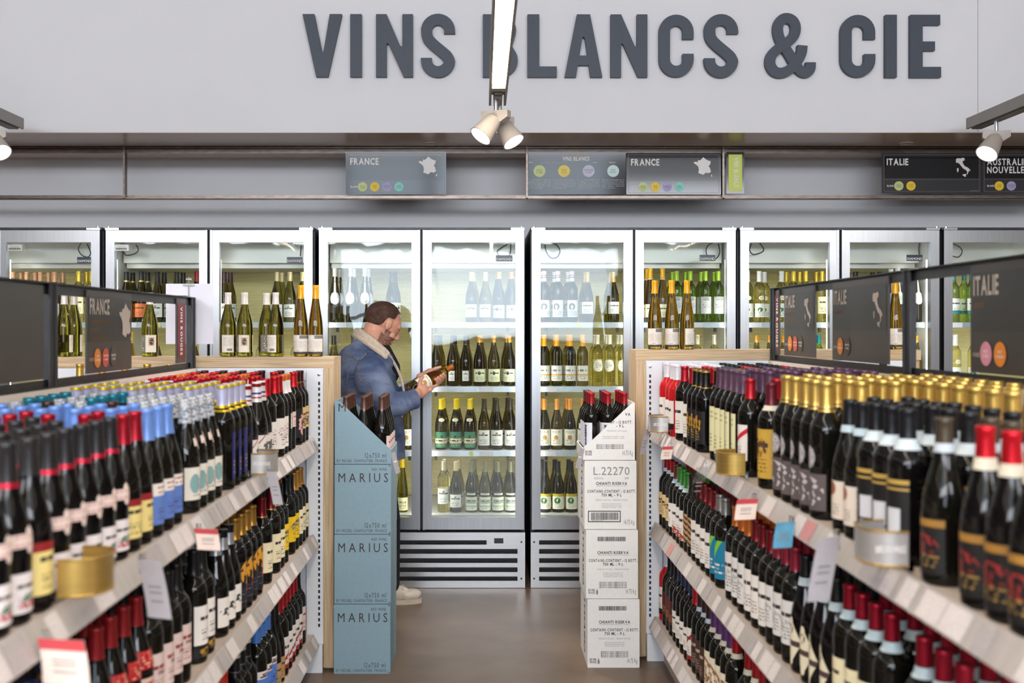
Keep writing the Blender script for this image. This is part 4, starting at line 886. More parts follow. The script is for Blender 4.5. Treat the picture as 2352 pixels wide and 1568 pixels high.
K('m_pinot', 'black capsule and pinkish label', B, 'dark', (30, 24, 26), .064, .3, labs=[lab('pinot', .05, .15, 150)])
K('m_pink', 'red lettered capsule and pink block label', U, 'dark', (150, 24, 28), .062, .3, labs=[lab('pinkblock', .02, .12, 140), (.14, .18, 120, 0, 'redblock')])
K('m_purple', 'black capsule and purple label', U, 'black', (30, 28, 34), .062, .3, labs=[lab('purple', .02, .12, 140)])
K('m_bluegold', 'navy capsule with gold mark', U, 'dark', (34, 48, 104), .064, .5, rings=[(.012, .008, (190, 150, 50))], labs=[(.15, .195, 80, 0, 'ribbon'), lab('cream', .03, .11)])
K('m_silver', 'silver-white capsule and cream label', B, 'black', (206, 204, 206), .062, .5, labs=[lab('cream')])
K('m_wred', 'wine red capsule', B, 'dark', (120, 16, 26), .062, .5, labs=[lab('darkred')])
# --- FRANCE gondola, bottom shelf
K('b_black', 'black capsule and pale label', B, 'dark', (18, 18, 20), .062, .3, labs=[lab('pinot', .06, .16)])
K('b_red', 'red capsule and white label marked red', B, 'dark', (176, 24, 28), .06, .4, labs=[lab('redlow', .03, .15, 150)])
K('b_blue', 'blue capsule and blue-white label', B, 'dark', (82, 134, 214), .056, .2, labs=[lab('merlot', .05, .15, 150)])
K('b_white', 'black cap with white top', B, 'black', (20, 20, 22), .066, .3, rings=[(0, .008, (216, 214, 210)), (.05, .004, (120, 120, 120))], labs=[lab('kraft', .02, .09, 150)])
K('b_orange', 'orange-red capsule', B, 'dark', (214, 50, 28), .062, .3, labs=[lab('redblock', .04, .14)])
K('b_kraft', 'black capsule and kraft label', U, 'dark', (22, 20, 20), .062, .3, labs=[lab('kraft', .02, .10)])
# --- ITALIE gondola, top shelf
K('r_rose', 'white capsule, bright rose wine and white label', B, 'rose', (226, 226, 232), .062, .1, labs=[lab('rosel', .03, .15, 130)])
K('r_redline', 'bright red capsule and tall white label', B, 'dark', (184, 28, 44), .06, .5, labs=[lab('white', .03, .16, 130)])
K('r_gold3', 'black capsule ringed gold and black-gold label', B, 'black', (22, 20, 20), .066, .3, rings=[(.0, .008, (190, 150, 66)), (.062, .004, (190, 150, 66))], labs=[lab('darkgold', .03, .15)])
K('r_navy', 'navy capsule and navy-white label', U, 'dark', (44, 44, 96), .06, .4, band=(.222, .236, (226, 214, 190)), labs=[lab('navy', .02, .12)])
K('r_purple', 'matte purple capsule and tall cream label', B, 'black', (92, 62, 84), .066, .15, labs=[lab('creambig', .03, .175, 100)], sc=1.11)
K('r_slash', 'red capsule and white label slashed red', B, 'dark', (176, 26, 38), .06, .5, labs=[lab('redslash', .05, .16, 150)])
K('r_goldlab', 'maroon capsule and gold label', B, 'dark', (104, 26, 40), .062, .3, band=(.222, .236, (226, 218, 200)), labs=[lab('goldlab', .03, .17, 150)])
K('r_gold', 'gold capsule and grey label', B, 'dark', (214, 176, 92), .066, .75, rings=[(.058, .003, (90, 80, 80))], labs=[lab('greybrown', .02, .10, 150), (.11, .16, 70, 0, 'greyoval')], sc=1.14)
K('r_dot', 'black capsule banded pale blue and brown-dot label', U, 'dark', (26, 26, 30), .056, .3, band=(.224, .240, (200, 222, 232)), labs=[lab('browndot', .03, .115, 140)])
K('r_bar', 'black capsule banded white and gold-edged black label', B, 'black', (24, 24, 28), .056, .3, band=(.222, .243, (214, 226, 234)), labs=[lab('barcode', .02, .165, 170)])
K('r_bronze', 'bronze-black capsule banded white', U, 'dark', (74, 62, 48), .062, .3, band=(.236, .252, (206, 216, 226)), labs=[lab('blackgold', .02, .12, 150)])
K('r_redtall', 'glossy red capsule ringed cream', U, 'black', (196, 18, 34), .050, .6, band=(.226, .246, (230, 224, 204)), labs=[lab('blackgold', .02, .125, 160)])
K('r_navycap', 'navy screw cap', B, 'dark', (34, 44, 78), .05, .4, labs=[lab('white')])
# --- ITALIE gondola, middle shelf
K('s_tan', 'red capsule banded white and tan label', B, 'dark', (170, 22, 30), .044, .5, band=(.240, .256, (206, 222, 230)), labs=[lab('winecream', .05, .15, 150)])
K('s_brown', 'rust brown capsule banded pale blue', B, 'dark', (116, 60, 44), .06, .3, band=(.224, .240, (200, 220, 230)), labs=[lab('white', .04, .14, 80)])
K('s_green', 'green capsule and fruit label', B, 'dark', (70, 150, 60), .06, .3, band=(.222, .238, (200, 220, 220)), labs=[lab('fruit', .03, .15, 140)])
K('s_zebra', 'black capsule and zebra-striped tan label', B, 'dark', (50, 34, 32), .06, .3, labs=[lab('zebra', .04, .15, 150)])
K('s_redw', 'dark red capsule and white label', B, 'dark', (132, 24, 30), .062, .45, labs=[lab('white', .03, .155, 140)])
K('s_teal', 'silver cap and teal label slashed green', B, 'dark', (176, 176, 172), .055, .7, labs=[lab('teal', .03, .16, 150)])
K('s_orange', 'orange capsule and white label', B, 'dark', (214, 110, 30), .062, .3, labs=[lab('whitebig', .03, .155, 140)])
K('s_big', 'rosy capsule and large white label', B, 'dark', (158, 40, 62), .06, .4, labs=[lab('whitebig', .05, .165, 130)])
K('s_diam', 'black capsule banded white and cream diamond label', U, 'black', (24, 24, 26), .05, .3, band=(.222, .242, (206, 220, 224)), labs=[(.02, .14, 110, 0, 'diamond')])
K('s_chi', 'ruby capsule banded pale blue', B, 'dark', (158, 20, 44), .052, .6, band=(.226, .246, (206, 224, 228)), labs=[lab('cream', .04, .14, 130)])
# --- ITALIE gondola, bottom shelf
K('t_dark', 'black capsule and dark red label', B, 'dark', (20, 20, 22), .064, .3, labs=[lab('darkred', .05, .15, 150)])
K('t_navy', 'navy cap and slim white label', B, 'dark', (44, 54, 84), .05, .3, rings=[(0, .006, (150, 30, 40))], labs=[lab('white', .04, .13, 100)])
K('t_white', 'red capsule and white label edged red', B, 'dark', (206, 30, 34), .062, .4, labs=[lab('redlow', .03, .15, 150)])
K('t_brown', 'dark capsule banded white and brown label', B, 'dark', (66, 40, 44), .05, .3, band=(.234, .250, (206, 220, 228)), labs=[lab('brown', .03, .15, 150)])
K('t_horse', 'purple capsule and cream horse label', B, 'dark', (104, 62, 120), .056, .4, band=(.226, .242, (222, 214, 196)), labs=[lab('horse', .02, .16, 150)])
K('t_red', 'red capsule banded cream and cream label', B, 'dark', (168, 26, 34), .05, .4, band=(.232, .248, (226, 216, 190)), labs=[lab('cream', .03, .155, 150)])
# --- tops and cartons
K('p_white', 'white capsule and grey-white label', U, 'olive', (222, 214, 208), .054, .05, labs=[lab('splitlab', .02, .10, 150, -40), lab('backlab', .02, .10, 90, 110)])
K('p_whiteb', 'white capsule and back label', U, 'olive', (222, 214, 208), .054, .05, labs=[lab('backlab', .02, .10, 90, -20), lab('splitlab', .02, .10, 120, 130)])
K('p_yellow', 'yellow screw cap and grey back label', FL, 'amber', (236, 168, 20), .062, .1, labs=[lab('rieslingback', .012, .10, 150, 0)])
K('x_marius', 'brown screw cap', U, 'dark', (92, 62, 52), .06, .35, rings=[(.056, .003, (120, 90, 76))], labs=[lab('pinot', .03, .12, 130)])
K('x_chianti', 'red capsule and upright white label', B, 'dark', (164, 26, 36), .05, .4, labs=[lab('riserva', .05, .165, 110)])
K('x_chianti2', 'teal-blue cap', B, 'dark', (50, 84, 96), .05, .4, labs=[lab('white')])
# --- coolers
K('w_pale', 'pale gold capsule and pale label', U, 'olive', (214, 196, 150), .054, .3, labs=[lab('wpale', .03, .105, 130)])
K('w_goldo', 'orange-gold capsule and sage label', U, 'deep', (226, 156, 50), .040, .5, rings=[(.030, .010, (230, 176, 90))], labs=[lab('wgreen', .025, .10, 140)])
K('w_dark', 'slim dark capsule and small white label', U, 'deep', (46, 40, 34), .05, .3, labs=[lab('wpale', .03, .09, 60)])
K('w_chard', 'bright yellow capsule and green label', U, 'deep', (236, 204, 40), .06, .1, labs=[lab('chard', .012, .105, 150), (.165, .185, 70, 0, 'oval')])
K('w_whitel', 'dark capsule and white label', U, 'deep', (60, 52, 40), .062, .3, labs=[lab('wpale', .025, .115, 140)])
K('w_vie', 'grey-green capsule and rustic pale label', U, 'olive', (130, 130, 96), .062, .3, labs=[lab('vie', .012, .09, 150), (.103, .113, 90, 0, 'wpale')])
K('w_frog', 'red-blue striped white capsule and animal label', B, 'deep', (232, 230, 230), .06, .05, rings=[(.02, .006, (190, 60, 60)), (.032, .006, (70, 80, 150))], labs=[lab('frog', .03, .13, 140)])
K('w_orn', 'beige capsule and ornate white label', U, 'olive', (206, 178, 110), .06, .3, labs=[lab('ornate', .05, .12, 130)])
K('w_stripe', 'orange capsule and white label striped orange', B, 'olive', (240, 172, 30), .066, .1, labs=[lab('stripe', .03, .12, 150)])
K('w_oval', 'pale cap, clear glass and oval label', B, 'clear', (226, 220, 196), .055, .3, labs=[(.085, .155, 110, 0, 'oval')])
K('w_camel', 'orange capsule and cream bird label', U, 'deep', (226, 150, 60), .062, .3, labs=[lab('camel', .025, .12, 140)])
K('w_leaf', 'black capsule and leaf label', U, 'deep', (26, 26, 24), .062, .3, labs=[lab('leaf', .02, .11, 140)])
K('w_tari', 'lime green cap and white vineyard label', B, 'green', (166, 200, 60), .055, .3, labs=[lab('tari', .05, .15, 130)])
K('w_yel', 'amber-yellow capsule and cream label', FL, 'amber', (240, 180, 20), .06, .1, band=(.262, .268, (236, 226, 200)), labs=[lab('cream', .03, .11)])
K('w_clear', 'white capsule, clear glass and butterfly label', B, 'clear', (236, 234, 236), .062, .05, labs=[lab('butter', .03, .11, 140), (.13, .155, 60, 0, 'oval')])
K('w_gold', 'gold capsule and tall cream label', B, 'clear', (222, 190, 70), .06, .6, labs=[lab('cream', .05, .15, 140)])
K('w_teal', 'teal capsule, green glass and white-teal label', B, 'green', (20, 130, 140), .05, .3, labs=[lab('jacob', .05, .14, 140)])
K('w_blackgold', 'black capsule ringed gold and orange label', U, 'deep', (30, 30, 34), .05, .3, rings=[(.05, .008, (214, 186, 110))], labs=[lab('orangel', .03, .11, 140)])
K('w_blk', 'plain black capsule', U, 'deep', (24, 24, 30), .064, .3, labs=[lab('wpale', .03, .11, 140)])
K('w_redcap', 'dark red capsule', B, 'deep', (128, 22, 36), .06, .4, labs=[lab('white')])
K('w_tancap', 'tan capsule and white label', U, 'deep', (206, 150, 110), .06, .3, labs=[lab('wpale', .03, .11, 140)])
K('w_spoon', 'white cap and oval label on a strap', FL, 'deep', (226, 224, 222), .05, .1, labs=[(.11, .185, 110, 0, 'spoon'), (.185, .28, 26, 0, 'wpale')])
K('w_willm', 'yellow capsule and arched cream label', FL, 'olive', (236, 196, 40), .06, .1, labs=[lab('willm', .012, .09, 150)])
K('w_silver', 'silver screw cap', B, 'clear', (216, 206, 180), .055, .6, labs=[lab('wpale')])
K('w_purple', 'purple-black capsule', U, 'deep', (66, 40, 56), .06, .3, labs=[lab('wpale', .03, .11, 140)])

# ------------------------------------------------------------------ stocking the gondolas
ROWN = ('front', 'second', 'third', 'fourth', 'fifth', 'rear')
def stock(k, si, seq, rows, pitch=.0845, front=.054, rowp=.0855, gaps=.0, jit=.0014, deep=None):
    g = G[k]; sg = g['sg']; z = g['sh'][si] - .004; y = g['end'] - .075
    deck = ('top', 'middle', 'bottom')[si]
    for kind, cnt in seq:
        for c in range(cnt):
            rr = rows(y) if callable(rows) else rows
            for r in range(rr):
                kk = deep(kind, r) if deep else kind
                x = g['lip'] - sg * (front + r * rowp)
                if abs(x - g['back']) < .062: continue
                if r < 3 and random.random() < gaps * (1, .5, .3)[r]: continue
                lbl = 'bottle with %s, %s row, %s %s shelf' % (KIND[kk]['desc'], ROWN[r], g['name'], deck)
                place(kk, x + random.uniform(-jit, jit), y + random.uniform(-jit, jit) * .6, z, (0 if sg > 0 else 180) + random.uniform(-14, 14), lbl, '%s shelf of the %s gondola' % (deck, g['name']))
            y -= pitch
            if y < 1.25: return
stock('L', 0, [('l_tan', 2), ('l_animal', 2), ('l_orange', 2), ('l_script', 4), ('l_stag', 4), ('l_lav', 5), ('l_floral', 4), ('l_brown', 1), ('l_blue', 3), ('l_redy', 2), ('l_black', 5), ('l_blackp', 1), ('l_black', 6)], 6, gaps=.2,
      deep=lambda kd, r: {'l_floral': 'l_teal' if r in (3, 5) else kd, 'l_redy': 'l_redy', 'l_black': 'l_redy' if r >= 3 else kd, 'l_brown': 'l_floral' if r % 2 else kd}.get(kd, kd))
stock('L', 1, [('m_goldcap', 3), ('m_yellow', 4), ('m_red', 4), ('m_snake', 5), ('m_swoosh', 3), ('m_white', 4), ('m_pinot', 4), ('m_pink', 4), ('m_purple', 2), ('m_bluegold', 3), ('m_silver', 2), ('m_wred', 3)], 3, gaps=.15)
stock('L', 2, [('b_black', 2), ('b_red', 5), ('b_kraft', 2), ('b_blue', 4), ('b_white', 4), ('b_orange', 3), ('b_kraft', 4), ('m_wred', 3)], 2, gaps=.1)
stock('R', 0, [('r_rose', 5), ('r_redline', 3), ('r_gold3', 3), ('r_navy', 2), ('r_purple', 5), ('r_slash', 2), ('r_goldlab', 2), ('r_gold', 6), ('r_dot', 3), ('r_bar', 4), ('r_bronze', 2), ('r_redtall', 6)], 6, gaps=.2,
      deep=lambda kd, r: 'r_gold' if (kd in ('r_dot', 'r_bar') and r >= 3) or (kd == 'r_bronze' and r >= 4) else 'r_navycap' if (kd in ('r_redline', 'r_navy', 'r_slash') and r in (2, 4)) else 't_dark' if kd == 'r_rose' and r >= 3 else kd)
stock('R', 1, [('s_tan', 3), ('s_brown', 1), ('s_green', 3), ('s_zebra', 2), ('s_redw', 4), ('s_teal', 2), ('s_orange', 4), ('s_redw', 3), ('s_big', 3), ('s_diam', 4), ('s_chi', 14)], 3, gaps=.15)
stock('R', 2, [('r_rose', 1), ('t_dark', 3), ('t_navy', 4), ('t_white', 1), ('t_brown', 3), ('t_horse', 4), ('t_red', 5), ('t_dark', 3), ('t_red', 6)], 2, gaps=.1)
for k, kind in (('L', 'r_gold'), ('R', 'm_white')):        # a few on the far side, glimpsed under the sign frames
    g = G[k]
    for i in range(5): place(kind, 2 * g['back'] - g['lip'] + g['sg'] * (.09 + .1 * i), g['end'] - .1, g['sh'][0] - .004, 90, 'bottle with %s, far side of the %s gondola' % (KIND[kind]['desc'], g['name']), 'hidden side of the %s gondola' % g['name'])
# bottles on the wooden end boards
for k, lst in (('L', [('p_whiteb', 148, 30), ('p_whiteb', 170, 40), ('p_white', 344, -60), ('p_whiteb', 524, -60), ('p_white', 562, -80), ('p_white', 612, -10), ('p_whiteb', 633, -100), ('p_yellow', 691, -92), ('p_yellow', 725, -92)]),
               ('R', [('p_yellow', 1504, -92), ('p_yellow', 1543, -92), ('p_yellow', 1578, -40), ('p_yellow', 2056, -92)])):
    g = G[k]; d = g['end'] + .1
    for i, (kind, px, rot) in enumerate(lst):
        dd = d + (.085 if (kind, px) in (('p_whiteb', 170), ('p_white', 612)) else 0)
        place(kind, X(px, dd), dd, g['top'], rot, 'bottle with %s, wooden end board, %s gondola' % (KIND[kind]['desc'], g['name']), 'bottles on the %s end board' % g['name'])

# ------------------------------------------------------------------ stocking the coolers (pixel columns of the front row, which stands on the deck)
DECK = {}
def cool(ui, si, items, rows=2, dy=.17):
    unit = ('end', 'paper-side', "man's", 'carton-side', 'lime-sign', 'AUSTRALIE-sign')[ui]; deck = ('top', 'second', 'third', 'floor')[si]
    x0, x1 = X(UNITS[ui][0], FY) + .07, X(UNITS[ui][1], FY) - .07
    for kind, pxs in items:
        for px in pxs:
            for r in range(rows):
                y = FY + dy + r * .088; x = X(px, FY + dy) + (random.uniform(-.006, .006) if r else 0) + r * .012 * (1 if px < 1105 else -1)
                x = min(max(x, x0), x1); rr_ = .0382 if KIND[kind]['body'].vertices[60].co.xy.length > .0395 else .0352
                if any(abs(x - q[0]) < rr_ + q[1] and abs(y - q[2]) < .08 for q in DECK.setdefault((ui, si), [])): continue
                DECK[ui, si].append((x, rr_, y))
                place(kind, x, y, SH[si] + (.0 if si < 3 else -.003), -90 + random.uniform(-12, 12), 'bottle with %s, %s row, %s deck, %s cooler' % (KIND[kind]['desc'], ROWN[r], deck, unit), '%s deck of the %s cooler' % (deck, unit))
def rng(a, b, n): return [a + (b - a) * i / (n - 1) for i in range(n)]
cool(0, 0, [('w_tancap', rng(30, 125, 4)), ('w_gold', rng(180, 210, 2))]); cool(0, 1, [('w_blk', rng(120, 150, 2)), ('w_yel', rng(178, 208, 2))], 1)
cool(1, 0, [('w_blackgold', [290, 325]), ('w_blk', [362, 384, 406]), ('w_redcap', [430, 452]), ('w_purple', [515]), ('w_pale', [636, 666, 695])])
cool(1, 1, [('w_yel', [300, 325]), ('w_camel', [360, 388, 416, 446]), ('w_silver', [525, 560]), ('w_gold', [600, 640, 680])], 1)
cool(2, 0, [('w_spoon', [769, 806, 838, 862]), ('w_whitel', [900, 928]), ('w_pale', [1083, 1115]), ('w_goldo', [1146, 1175])]); cool(2, 1, [('w_dark', [765, 790, 812])], 1)
cool(2, 1, [('w_dark', [1003, 1040, 1070]), ('w_goldo', [1101, 1134, 1170])]); cool(2, 2, [('w_chard', [1013, 1047, 1079]), ('w_whitel', [1112, 1141, 1172])])
cool(2, 3, [('w_silver', [1018]), ('w_pale', [1047]), ('w_vie', [1083, 1114, 1143, 1173])]); cool(2, 2, [('w_camel', [935])], 1); cool(2, 3, [('w_willm', [924, 946])], 1)
cool(3, 0, [('w_frog', [1250, 1282, 1314]), ('w_orn', [1349, 1376, 1408, 1428])]); cool(3, 1, [('w_stripe', [1250, 1279, 1310, 1338]), ('w_oval', [1372, 1400, 1428])])
cool(3, 2, [('w_camel', [1250, 1279, 1309, 1338]), ('w_whitel', [1372, 1404])]); cool(3, 3, [('w_leaf', [1252, 1282, 1312, 1342, 1372])])
cool(3, 0, [('w_yel', [1494, 1522]), ('w_tari', [1554, 1585, 1620, 1650])]); cool(3, 1, [('w_silver', [1602, 1614, 1640, 1654]), ('w_gold', [1500, 1530, 1565])], 1)
cool(4, 0, [('w_clear', [1717, 1744, 1768, 1795]), ('w_gold', [1822, 1850, 1888])]); cool(4, 1, [('w_goldo', [1738, 1768, 1800]), ('w_teal', [1880, 1898])], 1)
cool(4, 0, [('w_blk', [1965, 1990, 2020]), ('w_spoon', [2062, 2088, 2118])]); cool(4, 1, [('w_goldo', [2070, 2090, 2110, 2130])], 1)
cool(5, 0, [('w_teal', [2190, 2207, 2232, 2262, 2292])]); cool(5, 1, [('w_clear', [2194, 2212, 2236])], 1)

# ================================================================== carton stacks
BLUE = mat('pale_blue_carton', srgb(138, 166, 180), .75, var=(60, .05, A1), bump=(200, .02, A1))
BLUE_S = mat('pale_blue_carton_inside', srgb(176, 160, 140), .8, var=(60, .05, A1))
WHC = mat('white_carton', srgb(242, 240, 238), .7, var=(60, .03, A1), bump=(200, .02, A1))
BROWNINK = mat('brown_print', srgb(64, 48, 42), .6, var=(40, .05, A1))
KRAFT = mat('kraft_board', srgb(198, 164, 126), .8, var=(50, .08, A1))
RX = Vector((1, 0, 0))
def carton_box(x0, x1, y0, y1, z0, z1): # slightly eased box with a taped top seam
    return MB().prism([(x0 + .002, z0), (x1 - .002, z0), (x1, z0 + .002), (x1, z1 - .003), (x1 - .003, z1), (x0 + .003, z1), (x0, z1 - .003), (x0, z0 + .002)], 'y', y0, y1)
def tray(x0, x1, y0, y1, z0, zlow, zhi, high_left, m, name, label, grp):
    """cut-down display carton: two slanted sides facing the aisle ends, low lip on the aisle side"""
    th = .004; t = thing(name, label, 'carton', ((x0 + x1) / 2, (y0 + y1) / 2, z0), grp)
    pl = [(x0, z0), (x1, z0), (x1, zlow), (x0, zhi)] if high_left else [(x0, z0), (x1, z0), (x1, zhi), (x0, zlow)]
    if high_left: pl = [(x0, z0), (x1, z0), (x1, zlow), (x0 + .02, zhi), (x0, zhi)]
    else: pl = [(x0, z0), (x1, z0), (x1, zhi), (x1 - .012, zhi), (x0, zlow)]
    part('cut_side', MB().prism(pl, 'y', y0, y0 + th), m, t); part('cut_side', MB().prism(pl, 'y', y1 - th, y1), m, t)
    lo, hi = (x1 - th, x1), (x0, x0 + th)
    if not high_left: lo, hi = (x0, x0 + th), (x1 - th, x1)
    part('low_lip', MB().box(*lo, y0 + th, y1 - th, z0, zlow), m, t); part('tall_back', MB().box(*hi, y0 + th, y1 - th, z0, zhi), m, t)
    part('tray_floor', MB().box(x0 + th, x1 - th, y0 + th, y1 - th, z0, z0 + .004), KRAFT, t); return t
# pale blue stack beside the FRANCE gondola
bd = 4.80; by1 = bd + .335; hb = .3145; bw = .254; bx0 = -.6625
BN = ['bottom', 'second', 'third']
for i in range(3):
    x0 = bx0 + (.0, .002, .003)[i]; z0 = i * hb
    t = link('wine_carton', carton_box(x0, x0 + bw, bd, by1, z0, z0 + hb - .003).mesh('wine_carton', BLUE)); e_ = Vector((0, -.0006, 0))
    tag(t, 'pale blue MARIUS wine carton, %s from the floor in its stack' % ('first', 'second', 'third')[i], 'carton', 'pale blue carton stack')
    o = Vector((x0, bd, z0)) + e_
    text(t, 'MARIUS', o + RX * .018 + UP * (hb - .082), RX, UP, .040, BROWNINK, .95, .5, 0, width=.223)
    text(t, 'RED WINE', o + RX * (bw - .02) + UP * (hb - .030), RX, UP, .011, BROWNINK, .8, .2, 0, 'r')
    text(t, '12x750 ml', o + RX * (bw - .022) + UP * .028, RX, UP, .021, BROWNINK, .62, .2, 0, 'r')
    text(t, 'BY MICHEL CHAPOUTIER. FRANCE', o + RX * .010 + UP * .008, RX, UP, .0125, BROWNINK, .8, .2, 0, width=.225)
    for q in ((bw - .006, .006), (bw - .006, hb - .008)): disc(t, 'corner_mark', o + RX * q[0] + UP * q[1], RX, UP, .0028, BROWNINK, 10)
    part('tape_seam', MB().box(x0 + bw * .5 - .024, x0 + bw * .5 + .024, by1 - .0002, by1 + .0004, z0 + .02, z0 + hb - .02), KRAFT, t)
z0 = 3 * hb; x0 = bx0 + .004
t = tray(x0, x0 + bw, bd, by1, z0, z0 + .062, z0 + .283, True, BLUE, 'display_carton', 'cut-open pale blue display carton holding brown-capped bottles', None)
o = Vector((x0, bd - .0006, z0))
text(t, 'M', o + RX * .017 + UP * .236, RX, UP, .036, BROWNINK, .95, .3, 0)
text(t, '12x750 ml', o + RX * (bw - .022) + UP * .028, RX, UP, .021, BROWNINK, .62, .2, 0, 'r')
text(t, 'BY MICHEL CHAPOUTIER. FRANCE', o + RX * .010 + UP * .008, RX, UP, .0125, BROWNINK, .8, .2, 0, width=.225)
for i in range(3):
    for j in range(4):
        place('x_marius', x0 + .046 + .081 * i, bd + .048 + .0795 * j, z0 + .004, -20 + 30 * (i == 2), 'brown-capped bottle in the cut-open pale blue carton', 'bottles in the pale blue carton')
# white stack beside the ITALIE gondola
cd = 4.885; cy1 = cd + .335; hc = .3165; cw = .238
for i in range(3):
    x1 = .7255 - .0065 * i; x0 = x1 - cw; z0 = i * hc
    t = link('wine_carton', carton_box(x0, x1, cd + .004 * i, cy1, z0, z0 + hc - .003).mesh('wine_carton', WHC))
    tag(t, 'white CHIANTI wine carton, %s from the floor in its stack' % ('first', 'second', 'third')[i], 'carton', 'white carton stack')
    o = Vector((x0, cd + .004 * i - .0006, z0)); mid = o + RX * cw * .52
    if i == 2:
        text(t, 'L.22270', mid + UP * (hc - .068), RX, UP, .036, M['print_grey'], .85, .12, 0, 'c', width=.165); text(t, '13.5%Vol.', o + RX * .045 + UP * (hc - .088), RX, UP, .010, M['print_grey'], .8, .1, 0); text(t, '2019', o + RX * (cw - .035) + UP * (hc - .088), RX, UP, .010, M['print_grey'], .8, .1, 0, 'r')
        frame_lines(t, o + RX * .016 + UP * .032, RX, UP, .150, .052, .004, M['print_dark'], 'barcode_frame')
    bar = MB(); bxs, bzs, bh, bl_ = (.030, .042, .034, .122) if i == 2 else (.052, .262, .020, .128); q = 0
    while q < bl_: w_ = random.choice((.0012, .0024, .0036)); bar.box(o.x + bxs + q, o.x + bxs + q + w_, o.y - .0004, o.y, z0 + bzs, z0 + bzs + bh); q += w_ + random.choice((.0012, .002))
    part('barcode', bar, M['print_dark'], t)['kind'] = 'stuff'
    if i == 2: text(t, '8002305007296', o + RX * .034 + UP * .0365, RX, UP, .0045, M['print_dark'], .9, .3, 0)
    text(t, 'CHIANTI RISERVA', mid + UP * .203, RX, UP, .0125, M['print_dark'], .85, .14, 1, 'c', width=.143)
    text(t, 'DENOMINAZIONE DI ORIGINE CONTROLLATA E GARANTITA', mid + UP * .196, RX, UP, .004, M['print_grey'], .7, .1, 0, 'c', width=.14)
    text(t, 'CONTAINS-CONTIENT - 12 BOTT.', mid + UP * .167, RX, UP, .0125, M['print_dark'], .7, .22, 1, 'c', width=.222)
    text(t, '750 ML - 9 L', mid + UP * .150, RX, UP, .0125, M['print_dark'], .75, .12, 1, 'c', width=.092)
    text(t, 'PRODUCT OF ITALY - PRODUIT D\'ITALIE', mid + UP * .130, RX, UP, .006, M['print_grey'], .75, .14, 0, 'c', width=.145)
    for j, s in enumerate(('BOTTLED BY MIS EN BOUTEILLE PAR', 'ROCCADELLE PACE SpA', 'CASTELLINA IN CHIANTI - ITALIA')): text(t, s, mid + UP * (.113 - .008 * j), RX, UP, .005, M['print_grey'], .75, .14, 0, 'c', width=.09)
    if i < 2:
        for j in range(4): text(t, 'IMPORTED BY AGENCE COMMERCIALE DES VINS', mid + UP * (.070 - .0075 * j), RX, UP, .005, M['print_dark'], .75, .1, 1, 'c', width=.125)
        for j, s in enumerate(('RED WINE', 'VIN ROUGE')): text(t, s, o + RX * .010 + UP * (.033 - .012 * j), RX, UP, .0098, M['print_dark'], .5, .08, 1, width=.030)
        part('bottle_mark', MB().add([o + RX * a + UP * b for a, b in ((.046, .018), (.055, .018), (.055, .034), (.052, .038), (.052, .044), (.049, .044), (.049, .038), (.046, .034))], [tuple(range(8))]), M['print_grey'], t)
    text(t, '14.75 Kg', o + RX * (cw - .010) + UP * .022, RX, UP, .0205, M['print_dark'], .52, .2, 0, 'r', width=.046)
    text(t, 'CHIANTI', Vector((x0 - .0006, cd + .16, z0 + .03)), UP, Vector((0, 1, 0)) * -1, .05, M['print_dark'], .7, .14, 1, width=.25)
z0 = 3 * hc; x1 = .7255 - .0195; x0 = x1 - cw
t = tray(x0, x1, cd + .012, cy1, z0, z0 + .052, z0 + .262, False, WHC, 'display_carton', 'cut-open white display carton holding red-capped bottles', None)
o = Vector((x0, cd + .0112, z0)); mid = o + RX * cw * .52
text(t, 'NT - 12 BOTT.', o + RX * (cw - .012) + UP * .167, RX, UP, .0125, M['print_dark'], .7, .22, 1, 'r', width=.1)
text(t, '- 9 L', o + RX * (cw - .085) + UP * .150, RX, UP, .0125, M['print_dark'], .75, .12, 1, 'l', width=.035)
text(t, 'VA', o + RX * (cw - .045) + UP * .203, RX, UP, .0125, M['print_dark'], .85, .14, 1)
text(t, 'PRODUIT D\'ITALIE', o + RX * .11 + UP * .130, RX, UP, .006, M['print_grey'], .75, .14, 0, width=.09)
for j in range(2): text(t, 'CASTELLINA IN CHIANTI - ITALIA', o + RX * .09 + UP * (.105 - .008 * j), RX, UP, .005, M['print_grey'], .75, .14, 0, width=.1)
for j in range(3): text(t, 'IMPORTED BY AGENCE COMMERCIALE DES VINS', mid + UP * (.066 - .0075 * j), RX, UP, .005, M['print_dark'], .75, .1, 1, 'c', width=.125)
for j, s in enumerate(('RED WINE', 'VIN ROUGE')): text(t, s, o + RX * .010 + UP * (.033 - .012 * j), RX, UP, .0098, M['print_dark'], .5, .08, 1, width=.030)
text(t, '14.75 Kg', o + RX * (cw - .010) + UP * .022, RX, UP, .0205, M['print_dark'], .52, .2, 0, 'r', width=.046)
for i in range(3):
    for j in range(4):
        kd = 'x_chianti2' if (j == 3 and i < 2) else 'x_chianti'
        b = place(kd, x0 + .043 + .0765 * i, cd + .058 + .0765 * j, z0 + .004, 215 + 25 * i, '%s bottle in the cut-open white carton' % ('teal-capped' if kd == 'x_chianti2' else 'red-capped'), 'bottles in the white carton')
        if b and kd == 'x_chianti' and j == 0:
            V, Fc, W = lay('RISERVA', .013, .8, .12, 1); rb = BODY_R['bordeaux'] + .0013; vv = []
            for a_, b_ in V: an = b_ / rb - .1; vv.append((rb * math.cos(an), rb * math.sin(an), .155 - a_ * .095 / W))
            me = bpy.data.meshes.new('lettering'); me.from_pydata(vv, [], Fc); me.materials.append(M['print_dark']); c = link('lettering', me); c.parent = b
